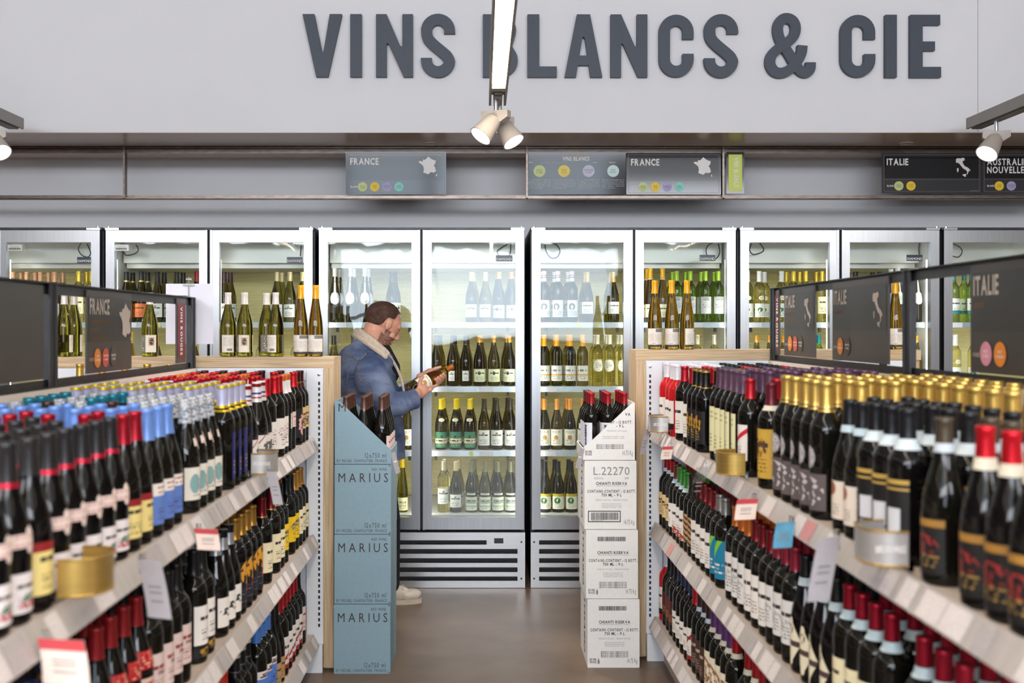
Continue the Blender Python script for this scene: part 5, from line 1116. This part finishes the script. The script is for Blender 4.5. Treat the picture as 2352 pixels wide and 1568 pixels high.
# WILLM / TARIQUET lettering wrapped on the cooler bottles
def wrap_text(bottle, s, h, z, width, m, sh, rot=0):
    V, Fc, W = lay(s, h, .7, .12, 1); k = width / W; rb = BODY_R[sh] + .0014
    me = bpy.data.meshes.new('lettering'); me.from_pydata([(rb * math.cos(R(rot) + (a - W / 2) * k / rb), rb * math.sin(R(rot) + (a - W / 2) * k / rb), z + b) for a, b in V], [], Fc); me.materials.append(m)
    c = link('lettering', me); c.parent = bottle
for o in list(bpy.data.objects):
    if o.parent or 'label' not in o or o.get('category') != 'wine bottle': continue
    if o.data is KIND['w_tari']['body']: wrap_text(o, 'TARIQUET', .009, .128, .050, M['print_dark'], 'bordeaux'); wrap_text(o, 'DOMAINE', .005, .140, .030, M['print_dark'], 'bordeaux')
    if o.data is KIND['w_willm']['body']: wrap_text(o, 'WILLM', .011, .056, .050, M['print_dark'], 'flute')
    if o.data is KIND['b_blue']['body']: wrap_text(o, 'MERLOT', .009, .134, .045, M['print_dark'], 'bordeaux')
    if o.data is KIND['w_chard']['body']: wrap_text(o, 'CHARDONNAY', .007, .046, .052, M['print_dark'], 'burgundy')
    if o.data is KIND['m_pinot']['body']: wrap_text(o, 'PINOT', .009, .10, .04, RED_S, 'bordeaux')
    if o.data is KIND['w_vie']['body']: wrap_text(o, "C'EST LA VIE", .010, .062, .056, M['print_dark'], 'burgundy')

# ================================================================== shelf talkers, tags
def talker(k, y, color, label, txt=None, ln=.125):
    """curved metal band that wraps the facing of one wine at the shelf edge"""
    g = G[k]; sg = g['sg']; z0 = g['sh'][0] + .018; h = .066; pr = .075; r = .05
    x0 = g['lip'] - sg * .005; hy = ln / 2
    pts = [(x0, y + hy)] + [(x0 + sg * (pr - r + r * math.sin(a)), y + hy - r + r * math.cos(a)) for a in (R(0), R(22), R(45), R(68), R(90))]
    pts += [(x0 + sg * (pr - r + r * math.cos(a)), y - hy + r - r * math.sin(a)) for a in (R(0), R(22), R(45), R(68), R(90))] + [(x0, y - hy)]
    mb = MB(); n = len(pts); th = .0015
    cen = Vector((x0, y)); inn = [Vector(p) + (cen - Vector(p)).normalized() * th for p in pts]
    mb.add([(p[0], p[1], z) for p in pts for z in (z0, z0 + h)] + [(p[0], p[1], z) for p in inn for z in (z0, z0 + h)],
           [(2 * i, 2 * i + 2, 2 * i + 3, 2 * i + 1) for i in range(n - 1)] + [(2 * n + 2 * i, 2 * n + 2 * i + 1, 2 * n + 2 * i + 3, 2 * n + 2 * i + 2) for i in range(n - 1)] + [(2 * i + 1, 2 * i + 3, 2 * n + 2 * i + 3, 2 * n + 2 * i + 1) for i in range(n - 1)] + [(2 * i, 2 * n + 2 * i, 2 * n + 2 * i + 2, 2 * i + 2) for i in range(n - 1)])
    t = thing('shelf_talker', label, 'shelf talker', (x0, y, z0), 'curved bands on the shelf edge')
    part('band', mb, M[color], t, True, 50)
    for zz in (z0 - .002, z0 + h - .003):
        part('gold_edge', MB().tube([(p[0], p[1], zz + .002) for p in pts], .0026, 6), M['gold'], t)
    part('edge_clip', MB().box(min(x0, x0 - sg * .01), max(x0, x0 - sg * .01), y - hy, y + hy, g['sh'][0] + .0075, z0 + .01), M['clear'], t)
    if txt:                                                # on the end that turns to the near side of the aisle
        o = Vector((x0 + sg * .006, y - hy - .0012, z0 + .027)) if sg > 0 else Vector((x0 + sg * .064, y - hy - .0012, z0 + .027))
        text(t, txt, o, RX, UP, .011, M['print_white'], .8, .14, 1, width=.058)
    return t
talker('L', 3.60, 'silver', 'silver curved shelf band under the script-label bottles of FRANCE', 'DÉCOUVREZ')
talker('L', 1.98, 'gold', 'gold curved shelf band under the red-ringed black capsules')
talker('R', 4.72, 'silver', 'silver curved shelf band in front of the rose wine', 'DÉCOUVREZ')
talker('R', 3.36, 'gold', 'gold curved shelf band in front of the cream-label purple capsules')
talker('R', 2.10, 'silver', 'silver curved shelf band in front of the black barcode bottles', 'DÉCOUVREZ')
TAGM = mat('grey_tag_card', srgb(178, 172, 176), .5, var=(60, .06, A1)); TAGW = mat('cream_tag_card', srgb(232, 212, 200), .6, var=(60, .04, A1)); TAGR = mat('red_tag_print', srgb(198, 70, 76), .6, var=(60, .05, A1)); TAGB = mat('blue_tag_print', srgb(96, 164, 196), .5, var=(30, .2, A1))
def shelf_tag(k, si, y, w_, h, ang, m, label, head=None, out=.03, curl=.02, z=None):
    """card hanging from the ticket rail, swung out over the aisle"""
    g = G[k]; sg = g['sg']; z0 = (g['sh'][si] - .01) if z is None else z; x0 = g['lip'] + sg * out
    dr = Vector((sg * math.cos(R(ang)), -math.sin(R(ang)), 0)); n = 7
    def pt(a, b): 
        c = curl * (b * b); return Vector((x0, y, z0)) + dr * (a * w_) + Vector((0, -1, 0)) * c - UP * (b * h) + Vector((sg * b * h * .25, 0, 0))
    t = thing('hanging_tag', label, 'price tag', (x0, y, z0), 'tags hanging from the shelf edges')
    def sheet(b0, b1, mm, nm, off=0):
        mb = MB(); q = []
        for i in range(n + 1):
            b = b0 + (b1 - b0) * i / n; q += [pt(-.06, b) + Vector((0, -off, 0)), pt(1, b) + Vector((0, -off, 0)), pt(1, b) + Vector((0, .001 - off, 0)), pt(-.06, b) + Vector((0, .001 - off, 0))]
        mb.add(q, [(4 * i + a, 4 * i + (a + 1) % 4, 4 * i + 4 + (a + 1) % 4, 4 * i + 4 + a) for i in range(n) for a in range(4)] + [(0, 1, 2, 3), tuple(4 * n + a for a in (3, 2, 1, 0))])
        part(nm, mb, mm, t, True, 60)
    sheet(0, 1, m, 'card')
    if head: sheet(.0, .25, head, 'printed_header', .0012)
    ln = MB()
    for b in (.45, .55, .7):
        q = [pt(.2, b), pt(.75, b), pt(.75, b + .035), pt(.2, b + .035)]; ln.add([p + Vector((0, -.0015, 0)) for p in q], [(0, 1, 2, 3)])
    part('print_line', ln, M['print_grey'], t)['kind'] = 'stuff'
    part('rail_clip', MB().box(min(x0 + sg * .001, x0 + sg * .01), max(x0 + sg * .001, x0 + sg * .01), y + .0015, y + .016, z0 - .03, z0 + .012), M['clear'], t)
shelf_tag('L', 0, 3.50, .032, .105, 10, TAGM, 'grey tag beside the silver band on the FRANCE shelf', out=.055, z=1.085)
shelf_tag('L', 0, 2.22, .055, .115, 20, TAGM, 'grey tag beside the gold band on the FRANCE shelf', out=.045, z=1.075)
shelf_tag('L', 0, 2.72, .060, .05, 12, TAGW, 'cream tag with red header on the FRANCE top shelf', TAGR)
shelf_tag('L', 0, 1.76, .080, .07, 12, TAGW, 'large cream tag with red corner close to the near end of the FRANCE shelf', TAGR)
shelf_tag('R', 0, 4.80, .030, .11, 30, TAGM, 'grey tag beside the silver band at the rose wine', out=.05, z=1.10)
shelf_tag('R', 0, 4.35, .045, .05, 15, TAGW, 'cream tag with red header next to the tall white labels', TAGR)
shelf_tag('R', 0, 3.58, .045, .11, 20, M['clear'], 'clear plastic tag beside the gold band of ITALIE', out=.05, z=1.09)
shelf_tag('R', 0, 3.02, .060, .055, 12, TAGW, 'cream tag with red header below the gold labels', TAGR)
shelf_tag('R', 0, 2.66, .05, .06, 15, TAGB, 'blue tag curling from the ITALIE top shelf')
shelf_tag('R', 0, 2.26, .055, .13, 20, TAGM, 'large grey tag beside the silver band at the barcode bottles', out=.05, z=1.115)
for px, py, d, sgn, lb in ((897, 1040, 4.81, 1, 'clear tag hanging on the pale blue display carton'), (1343, 1030, 4.89, -1, 'clear tag hanging on the white display carton')):
    t = thing('hanging_tag', lb, 'price tag', P(px, py, d)); o = Vector(t.location); q = [o, o + Vector((sgn * .022, -.006, .006)), o + Vector((sgn * .045, -.012, -.085)), o + Vector((sgn * .024, -.006, -.095))]
    part('card', MB().add(q + [p + Vector((0, .001, 0)) for p in q], [(0, 1, 2, 3), (7, 6, 5, 4), (0, 4, 5, 1), (1, 5, 6, 2), (2, 6, 7, 3), (3, 7, 4, 0)]), TAGM, t)
    part('print_line', MB().add([q[0].lerp(q[3], f) + (q[1] - q[0]) * a + Vector((0, -.0006, 0)) for f, a in ((.4, .2), (.4, .8), (.46, .8), (.46, .2))], [(0, 1, 2, 3)]), M['print_white'], t)

# ================================================================== the man in the denim jacket
def remeshed(mb, voxel, name, smooth=6, fac=.5):
    me = bpy.data.meshes.new('tmp'); me.from_pydata(mb.v, [], mb.f)
    b = bmesh.new(); b.from_mesh(me); bmesh.ops.recalc_face_normals(b, faces=b.faces); b.to_mesh(me); b.free()
    o = bpy.data.objects.new('tmp', me); COL.objects.link(o)
    r = o.modifiers.new('r', 'REMESH'); r.mode = 'VOXEL'; r.voxel_size = voxel; r.use_smooth_shade = True
    if smooth: s = o.modifiers.new('s', 'SMOOTH'); s.factor = fac; s.iterations = smooth
    bpy.context.view_layer.update(); dg = bpy.context.evaluated_depsgraph_get()
    out = bpy.data.meshes.new_from_object(o.evaluated_get(dg)); out.name = name
    bpy.data.objects.remove(o); bpy.data.meshes.remove(me)
    for p in out.polygons: p.use_smooth = True
    out.materials.clear(); return out
SKIN = mat('skin', srgb(214, 162, 138), .5, var=(14, .08, A1, srgb(202, 142, 120)))
STUB = mat('stubble', srgb(162, 116, 96), .6, var=(160, .5, A1, srgb(84, 56, 46)))
HAIR = mat('brown_hair', srgb(98, 66, 50), .55, var=(60, .45, (1, 3, 3), srgb(52, 34, 27)), bump=(60, .5, (1, 8, 8)))
DENIM = mat('worn_denim', srgb(116, 130, 160), .85, var=(5, .4, (1, 1, 2.2), srgb(58, 74, 112)), bump=(420, .12, A1))
SEAM = mat('denim_seam', srgb(150, 140, 132), .85, var=(120, .3, A1, srgb(44, 50, 72)))
SHERPA = mat('sherpa_fleece', srgb(226, 208, 190), .95, var=(90, .14, A1), bump=(150, 1.0, A1))
TROUS = mat('dark_trousers', srgb(34, 36, 44), .8, var=(30, .2, A1))
SHOE = mat('offwhite_leather', srgb(222, 212, 200), .5, var=(16, .06, A1)); SOLE = mat('white_rubber', srgb(206, 196, 184), .6, var=(16, .1, A1))
TEE = mat('black_tshirt', srgb(24, 24, 30), .85, var=(60, .2, A1))
man = thing('person', 'man in a sherpa-lined denim jacket reading a bottle held in both hands', 'person', (X(885, 5.95), 5.95, 0))
V3 = Vector
# head frame: yawed a little away from the camera, bowed
yaw, bow = R(18), R(27)
fw = V3((math.cos(yaw) * math.cos(bow), math.sin(yaw) * math.cos(bow), -math.sin(bow)))
rt = V3((math.sin(yaw), -math.cos(yaw), 0)); upv = rt.cross(fw).normalized()
HC = P(880, 744, 5.93); HM = Matrix((fw, upv, rt)).transposed()      # columns: forward, up, right
def H_(f, u, r): return HC + fw * f + upv * u + rt * r
def ell(mb, f, u, r, rad): mb.sphere(H_(f, u, r), rad, 20, 14, HM)
# body joints
NECK = P(862, 800, 5.93); CH = P(846, 880, 5.93); PEL = P(852, 1040, 5.98)
shR, elR, wrR = P(852, 852, 5.73), P(893, 931, 5.66), P(950, 917, 5.74)
shL, elL, wrL = P(862, 850, 6.12), P(905, 925, 6.16), P(972, 880, 6.10)
B0, B1 = P(941, 898, 5.84), P(1037, 843, 5.97); ax = (B1 - B0).normalized()
B1 = B0 + ax * .296
side = ax.cross(V3((0, -1, 0))).normalized(); front = side.cross(ax).normalized()   # front points at the aisle
if front.y > 0: front = -front
upb = ax.cross(front).normalized()
if upb.z < 0: upb = -upb
def around(t, ang, extra):                                   # point on the held bottle: t along it, angle from the aisle side (0) over the top (90)
    r = rad('burgundy', min(max(t, .005), .29)) + extra
    return B0 + ax * t + (front * math.cos(R(ang)) + upb * math.sin(R(ang))) * r
b = MB()
ell(b, -.012, .030, 0, (.096, .084, .076)); ell(b, .030, .005, 0, (.070, .085, .068)); ell(b, .036, -.050, 0, (.056, .060, .056)); ell(b, .040, -.083, 0, (.046, .030, .046))
ell(b, .070, -.100, 0, (.020, .018, .024)); ell(b, .078, .020, 0, (.022, .030, .052)); ell(b, .088, .004, 0, (.012, .009, .046))
b.capsule(H_(.090, -.002, 0), H_(.108, -.036, 0), .0085, .0125); ell(b, .100, -.042, .010, (.011, .009, .009)); ell(b, .100, -.042, -.010, (.011, .009, .009))
ell(b, .086, -.066, 0, (.012, .007, .022)); ell(b, .083, -.078, 0, (.012, .007, .020))
for s in (1, -1):
    ell(b, .074, -.010, s * .031, (.014, .012, .015)); ell(b, .060, -.040, s * .040, (.024, .024, .022))
    ell(b, .012, .006, s * .077, (.018, .029, .007)); ell(b, .020, .000, s * .073, (.014, .022, .010)); ell(b, .016, -.020, s * .072, (.009, .010, .006)); ell(b, .004, .010, s * .080, (.009, .024, .006))
b.capsule(H_(-.030, -.045, 0), NECK + V3((-.01, 0, -.02)), .062, .068, 20); b.capsule(H_(.0, -.06, 0), NECK + V3((.02, 0, -.03)), .052, .06, 20)
b.capsule(NECK, CH, .062, .11); b.capsule(CH, PEL, .13, .13); b.capsule(shR, shL, .06, .06); b.capsule(NECK + V3((0, 0, -.05)), shR, .04, .045); b.capsule(NECK + V3((0, 0, -.05)), shL, .04, .045)
for sh_, el_, wr_ in ((shR, elR, wrR), (shL, elL, wrL)): b.capsule(sh_, el_, .05, .042); b.capsule(el_, wr_, .042, .029)
hipR, hipL = PEL + V3((.03, -.09, -.02)), PEL + V3((-.03, .09, -.02))
ftR, ftL = V3((X(893, 6.02), 6.02, .085)), V3((X(840, 6.16), 6.16, .085))
knR, knL = hipR.lerp(ftR, .5) + V3((.03, 0, .02)), hipL.lerp(ftL, .5) + V3((.03, 0, .02))
for h_, k_, f_ in ((hipR, knR, ftR), (hipL, knL, ftL)):
    b.capsule(h_, k_, .085, .058); b.capsule(k_, f_, .056, .038); b.capsule(f_ + V3((-.03, 0, -.04)), f_ + V3((.13, .02, -.055)), .03, .022)
# right hand: palm under the near side of the bottle base, thumb over the label, fingers wrapped below
def finger(pts, r0, r1):
    n = len(pts)
    for i in range(n - 1): b.capsule(pts[i], pts[i + 1], r0 + (r1 - r0) * i / (n - 1), r0 + (r1 - r0) * (i + 1) / (n - 1), 12)
palmR = around(.045, -28, .020)
M3 = Matrix((ax, upb, front)).transposed()
b.capsule(wrR, palmR - ax * .03, .027, .027); b.sphere(palmR, (.040, .034, .017), 16, 12, M3); b.sphere(palmR - ax * .018 - upb * .006, (.034, .032, .019), 16, 12, M3)
finger([palmR - ax * .012 + upb * .016, around(.052, 12, .014), around(.078, 34, .011), around(.095, 44, .009)], .0135, .0085)
for i in range(4):
    t = .030 + .0225 * i
    finger([palmR + ax * (.0225 * i - .024) - upb * .02, around(t + .012, -62, .014), around(t + .02, -95, .011), around(t + .026, -130, .009), around(t + .028, -158, .008)], .0108, (.0078, .0085, .0085, .008)[i])
finger([palmR + ax * .026 - upb * .014, around(.105, -44, .014), around(.128, -56, .011), around(.142, -66, .009)], .0105, .0078)
# left hand: palm behind the neck side, four finger ends curled round to the aisle side
palmL = around(.165, 150, .030)
b.capsule(wrL, palmL - ax * .045, .027, .028); b.sphere(palmL, (.046, .020, .036), 16, 12, M3); b.capsule(palmL - ax * .03, palmL + ax * .02 + upb * .004, .022, .020)
finger([palmL + upb * .006 + ax * .01, around(.205, 108, .014), around(.232, 96, .012)], .0125, .0085)
for i in range(4):
    t = .150 + .0215 * i
    finger([palmL + ax * (.02 * i - .03), around(t, 200, .014), around(t + .004, 245, .011), around(t + .006, 290, .0105), around(t + .004, 325, .0098), around(t - .002, 346, .0092)], .0105, (.0085, .0088, .0086, .008)[i])
bm_ = remeshed(b, .0034, 'body', 5, .5)
for m_ in (SKIN, STUB): bm_.materials.append(m_)
IH = Matrix((fw, upv, rt))
for p in bm_.polygons:
    q = IH @ (p.center - HC)
    if q.length < .16:
        f_, u_, r_ = q
        # beard: jaw, chin and moustache
        if (u_ < -.050 and f_ > .0 and u_ > -.125 and f_ > -.02 - (u_ + .05) * .2) and not (f_ > .078 and -.077 < u_ < -.062): p.material_index = 1
        if -.062 < u_ < -.048 and f_ > .086 and abs(r_) < .03: p.material_index = 1
        if abs(r_) > .045 and -.055 < u_ < -.024 and .014 < f_ < .050: p.material_index = 1
        if abs(r_) < .056 and abs(r_) > .014 and f_ > .078 and .003 < u_ < .012: p.material_index = 1     # eyebrows
body = link('body', bm_, man)
# hair: a skullcap of short strands with a receding hairline
def hair_lim(c):                                             # lowest height of the hair at a point of the skull (head frame)
    f_, u_, r_ = c; a = abs(r_)
    pts = [(-.12, -.085), (-.083, -.072), (-.0205, -.013), (-.007, .038), (.033, .044), (.046, .098), (.060, .112), (.2, .3)]
    if a < .035: pts = [(-.12, -.085), (-.06, -.075), (-.02, -.02), (.05, .085), (.058, .10), (.2, .3)]
    for (x0_, y0_), (x1_, y1_) in zip(pts, pts[1:]):
        if f_ <= x1_: return y0_ + (y1_ - y0_) * max(0, f_ - x0_) / (x1_ - x0_)
    return 1
hm = MB(); hm.sphere((0, 0, 0), 1, 64, 48); me = bpy.data.meshes.new('hair'); vs = []
rnd = random.Random(3)
for v in hm.v:
    d_ = V3(v); c0_ = V3((d_.x * .098 - .0125, d_.y * .087 + .029, d_.z * .078)); n_ = .0005 + .0048 * min(1, max(0, (c0_.y - hair_lim(c0_)) / .022)) * (1 + .3 * math.sin(d_.x * 40 + d_.y * 23) * math.sin(d_.z * 31)) + rnd.uniform(-.0006, .0008)
    loc = V3((d_.x * (.097 + n_) - .0125, d_.y * (.086 + n_) + .029, d_.z * (.077 + n_))); vs.append(loc)
def hairy(c): return c.y > hair_lim(c)
fs = [f for f in hm.f if hairy(sum((vs[i] for i in f), V3()) / len(f))]
used = sorted({i for f in fs for i in f}); ix = {o: n for n, o in enumerate(used)}
me.from_pydata([H_(*vs[i]) for i in used], [], [tuple(ix[i] for i in f) for f in fs]); me.materials.append(HAIR)
for p in me.polygons: p.use_smooth = True
link('hair', me, man)
# strands along the lower edge and across the crown, so the cap does not end in a hard line
st = MB()
for i in range(520):
    th = rnd.uniform(0, 2 * math.pi); f_ = rnd.uniform(-.095, .055); s_ = rnd.choice((1, -1))
    a_ = rnd.uniform(.0, 1.0)
    base = V3((-.0125 + (.1025) * math.cos(th) * math.sin(a_ * 1.75), .029 + .0915 * math.cos(a_ * 1.75), .0825 * math.sin(th) * math.sin(a_ * 1.75)))
    if not hairy(base * .97): continue
    dirv = (V3((-.5, -.6, base.z * 4)) + V3((rnd.uniform(-.3, .3), rnd.uniform(-.2, .2), rnd.uniform(-.3, .3)))).normalized()
    nrm = V3((base.x + .0125, base.y - .029, base.z)).normalized(); dirv = (dirv - nrm * dirv.dot(nrm)).normalized()
    L_ = rnd.uniform(.014, .026); p0 = base + nrm * .001; p1 = base + dirv * L_ * .5 + nrm * .003; p2 = base + dirv * L_ - nrm * .002
    st.tube([H_(*p0), H_(*p1), H_(*p2)], [.0011, .001, .0003], 4)
o = part('hair_strand', st, HAIR, man); o['kind'] = 'stuff'
# denim jacket
j = MB()
def je(px, py, y, rx, ry, rz, rot=0): j.sphere(P(px, py, y), (rx, ry, rz), 24, 16, Matrix.Rotation(R(rot), 3, 'Z'))
je(836, 872, 5.93, .158, .215, .155, 28); je(842, 930, 5.95, .165, .205, .17, 28); je(852, 985, 5.96, .165, .195, .16, 28); je(842, 838, 5.93, .118, .175, .085, 28); je(816, 832, 5.92, .085, .16, .10, 28)
j.capsule(P(850, 830, 5.93), P(850, 860, 5.93), .10, .15); j.capsule(P(834, 806, 5.88), P(878, 830, 5.86), .075, .062); j.capsule(P(834, 806, 5.98), P(880, 830, 6.0), .07, .06)
j.capsule(P(858, 975, 5.96), P(866, 1022, 5.97), .165, .160)
j.capsule(shR, P(848, 872, 5.72), .082, .082); j.capsule(shR, elR, .079, .064); j.capsule(elR, wrR, .064, .046); j.capsule(elR, elR.lerp(wrR, .45) - V3((0, 0, .012)), .062, .056)
j.capsule(shL, elL, .078, .062); j.capsule(elL, wrL, .062, .044)
for f_, w_ in ((.25, .004), (.5, .006), (.72, .005)):           # sleeve folds
    c_ = elR.lerp(wrR, f_); d_ = (wrR - elR).normalized(); r_ = .064 + (.046 - .064) * f_
    j.lathe([(0, -.008), (r_ + w_, -.004), (r_ + w_, .004), (0, .008)], 20, c_, d_ + V3((.25, 0, .35)))
for f_ in (.45, .7, .88):
    c_ = shR.lerp(elR, f_); d_ = (elR - shR).normalized(); r_ = .079 + (.064 - .079) * f_
    j.lathe([(0, -.009), (r_ + .004, -.004), (r_ + .004, .004), (0, .009)], 20, c_, d_ + V3((.35, 0, .2)))
jm = remeshed(j, .006, 'jacket', 5, .5)
bb = bmesh.new(); bb.from_mesh(jm)                                # trim at the hem, the neck opening and the cuffs
hemz = Z(1040, 5.96); nk = NECK + V3((.012, 0, .012)); nn = (H_(-.02, 0, 0) - NECK).normalized()
def cutp(co, no): bmesh.ops.bisect_plane(bb, geom=list(bb.verts) + list(bb.edges) + list(bb.faces), plane_co=co, plane_no=no, clear_outer=True)
cutp((0, 0, hemz), (0, 0, -1))
kill = [v for v in bb.verts if (v.co - wrR).dot((wrR - elR).normalized()) > .012 and (v.co - wrR).length < .09 or (v.co - wrL).dot((wrL - elL).normalized()) > .012 and (v.co - wrL).length < .09]
bmesh.ops.delete(bb, geom=kill, context='VERTS'); bb.to_mesh(jm); bb.free()
jm.materials.append(DENIM); jacket = link('jacket', jm, man)
sol = jacket.modifiers.new('thickness', 'SOLIDIFY'); sol.thickness = .004; sol.offset = 1
tree = BVHTree.FromPolygons([v.co.copy() for v in jm.vertices], [tuple(p.vertices) for p in jm.polygons])
def on_jacket(px, py):
    d_ = P(px, py, 1.0) - V3((0, 0, EYE)); h = tree.ray_cast(V3((0, 0, EYE)), d_.normalized()); return h[0]
def seam(pts, r=.0028, name='seam', m_=None):
    q = []
    for (a, c_), (a2, c2) in zip(pts, pts[1:]):
        for i in range(8):
            h = on_jacket(a + (a2 - a) * i / 8, c_ + (c2 - c_) * i / 8)
            if h and (not q or (h - q[-1]).length < .12): q.append(h + V3((0, -.0055, 0)))
    if len(q) > 2: part(name, MB().tube(q, r, 6), m_ or SEAM, jacket, True)
seam([(784, 812), (800, 815), (815, 822), (826, 827)]); seam([(784, 815), (800, 818), (814, 825), (825, 830)], .0014)
seam([(866, 806), (848, 808), (838, 814), (827, 828), (823, 848), (825, 866), (833, 880)]); seam([(824, 850), (836, 870), (850, 890), (866, 910)], .002); seam([(806, 824), (800, 850), (797, 885), (796, 925)], .002)
seam([(880, 818), (895, 828), (906, 842), (912, 862)], .002); seam([(944, 905), (951, 915), (958, 928), (957, 938)], .002)
seam([(786, 870), (800, 866), (815, 864)], .002); seam([(868, 812), (880, 816), (888, 822)], .003); seam([(884, 880), (900, 886), (915, 890)], .002)
# jacket hem band and cuff
hb_ = MB(); lay_ = []
c0 = P(866, 1030, 5.97)
hem = [v.co for v in jm.vertices if abs(v.co.z - (hemz + .02)) < .006]
if hem:
    cc = sum(hem, V3()) / len(hem); ang = sorted(hem, key=lambda v: math.atan2(v.y - cc.y, v.x - cc.x)); N_ = 36; ring = []
    for i in range(N_):
        a0 = -math.pi + 2 * math.pi * i / N_; sel = [v for v in ang if abs((math.atan2(v.y - cc.y, v.x - cc.x) - a0 + math.pi) % (2 * math.pi) - math.pi) < .16]
        if sel: rr_ = max((V3((v.x, v.y, 0)) - V3((cc.x, cc.y, 0))).length for v in sel); ring.append((cc.x + math.cos(a0) * rr_, cc.y + math.sin(a0) * rr_, rr_))
    n = len(ring); z0_, z1_ = hemz - .03, hemz + .012
    hb_.add([(x + (x - cc.x) * .03, y + (y - cc.y) * .03, z) for z in (z0_, z1_) for x, y, r_ in ring] + [(x - (x - cc.x) * .02, y - (y - cc.y) * .02, z) for z in (z0_, z1_) for x, y, r_ in ring],
            [(i, (i + 1) % n, n + (i + 1) % n, n + i) for i in range(n)] + [(2 * n + i, 3 * n + i, 3 * n + (i + 1) % n, 2 * n + (i + 1) % n) for i in range(n)] + [(i, 2 * n + i, 2 * n + (i + 1) % n, (i + 1) % n) for i in range(n)] + [(n + i, n + (i + 1) % n, 3 * n + (i + 1) % n, 3 * n + i) for i in range(n)])
    part('hem_band', hb_, DENIM, jacket, True)
dirc = (wrR - elR).normalized(); part('cuff', MB().lathe([(.046, -.05), (.052, -.048), (.0535, .0), (.052, .012), (.046, .012), (.044, -.02), (.046, -.05)], 24, wrR, dirc), DENIM, jacket, True)
dirl = (wrL - elL).normalized(); part('cuff', MB().lathe([(.045, -.05), (.051, -.048), (.052, .0), (.051, .012), (.045, .012), (.043, -.02), (.045, -.05)], 24, wrL, dirl), DENIM, jacket, True)
# sherpa collar: a fleecy roll round the neck falling into the lapel edge
col = [P(893, 815, 5.80), P(884, 806, 5.80), P(866, 792, 5.80), P(846, 777, 5.82), P(828, 765, 5.87), P(821, 762, 5.95), P(834, 768, 6.03), P(858, 780, 6.08), P(884, 800, 6.06), P(898, 815, 5.98)]
cs = smooth3(col, 5); cr = [.013 + .011 * math.sin(math.pi * i / (len(cs) - 1)) for i in range(len(cs))]
cm_ = MB(); cm_.tube(cs, cr, 12); low = [p + V3((-.010, -.008, -.020)) for p in cs]; cm_.tube(low, [r_ * .8 for r_ in cr], 12)
cmm = remeshed(cm_, .005, 'collar', 3); cmm.materials.append(SHERPA); link('collar', cmm, man)
lap = smooth3([P(890, 812, 5.82), P(903, 830, 5.85), P(914, 850, 5.87), P(922, 872, 5.88), P(927, 895, 5.88), P(928, 915, 5.88)], 5)
lp_ = MB(); lp_.tube(lap, [.0085 - .002 * i / len(lap) for i in range(len(lap))], 10); part('lapel_edge', lp_, SHERPA, man, True)
tm = MB(); tm.capsule(P(868, 806, 5.93), P(884, 850, 5.95), .074, .09); tmm = remeshed(tm, .008, 't_shirt', 2); tmm.materials.append(TEE); link('t_shirt', tmm, man)
# trousers and shoes
tr = MB(); tr.sphere(PEL + V3((0, 0, .02)), (.17, .17, .13), 20, 14)
for h_, k_, f_ in ((hipR, knR, ftR), (hipL, knL, ftL)): tr.capsule(h_, k_, .098, .075); tr.capsule(k_, f_ + V3((0, 0, .02)), .074, .062)
trm = remeshed(tr, .009, 'trousers', 4); trm.materials.append(TROUS); link('trousers', trm, man)
for f_ in (ftR, ftL):
    d_ = V3((.97, .22, 0)); up3 = V3((0, 0, 1)); s3 = V3((.22, -.97, 0)); o_ = V3((f_.x, f_.y, 0)); sm = MB(); M4 = Matrix((d_, s3, up3)).transposed()
    sm.sphere(o_ - d_ * .035 + up3 * .055, (.052, .042, .05), 16, 12, M4); sm.sphere(o_ + d_ * .05 + up3 * .058, (.07, .042, .042), 16, 12, M4); sm.sphere(o_ + d_ * .125 + up3 * .045, (.065, .047, .034), 16, 12, M4)
    shm = remeshed(sm, .005, 'shoe', 4)
    for v in shm.vertices: v.co.z = max(v.co.z, .014)
    shm.materials.append(SHOE); sh_o = link('shoe', shm, man)
    outl = [(-.092, 0), (-.085, .032), (-.05, .044), (.04, .042), (.10, .050), (.15, .046), (.185, .028), (.193, 0), (.185, -.028), (.15, -.046), (.10, -.050), (.04, -.042), (-.05, -.044), (-.085, -.032)]
    sl_ = MB(); n = len(outl); sl_.add([o_ + d_ * a + s3 * c_ + up3 * z for z in (.0, .024) for a, c_ in outl], [tuple(range(n))[::-1], tuple(range(n, 2 * n))] + [(i, (i + 1) % n, n + (i + 1) % n, n + i) for i in range(n)])
    part('sole', sl_, SOLE, sh_o, True, 40)
    lc = MB()
    for q in (.03, .055, .08): lc.tube([o_ + d_ * (q - .006) + s3 * .034 + up3 * .082, o_ + d_ * q + up3 * (.108 - q * .1), o_ + d_ * (q + .006) - s3 * .034 + up3 * .082], .004, 6)
    part('lace', lc, SHOE, sh_o)['kind'] = 'stuff'
# the bottle he reads
K('h_bottle', 'orange capsule and cream label', U, 'amber', (206, 122, 46), .046, .5, labs=[lab('camel', .05, .125, 130, 0)])
qm = Matrix((front, upb, ax)).transposed()
if qm.determinant() < 0: qm = Matrix((front, -upb, ax)).transposed()
hb2 = place('h_bottle', B0.x, B0.y, B0.z, 0, 'orange-capped white wine bottle held up in the hands of the man', 'bottle in the hands', tilt=(qm.to_euler() if hasattr(qm, 'to_euler') else None), always=True)
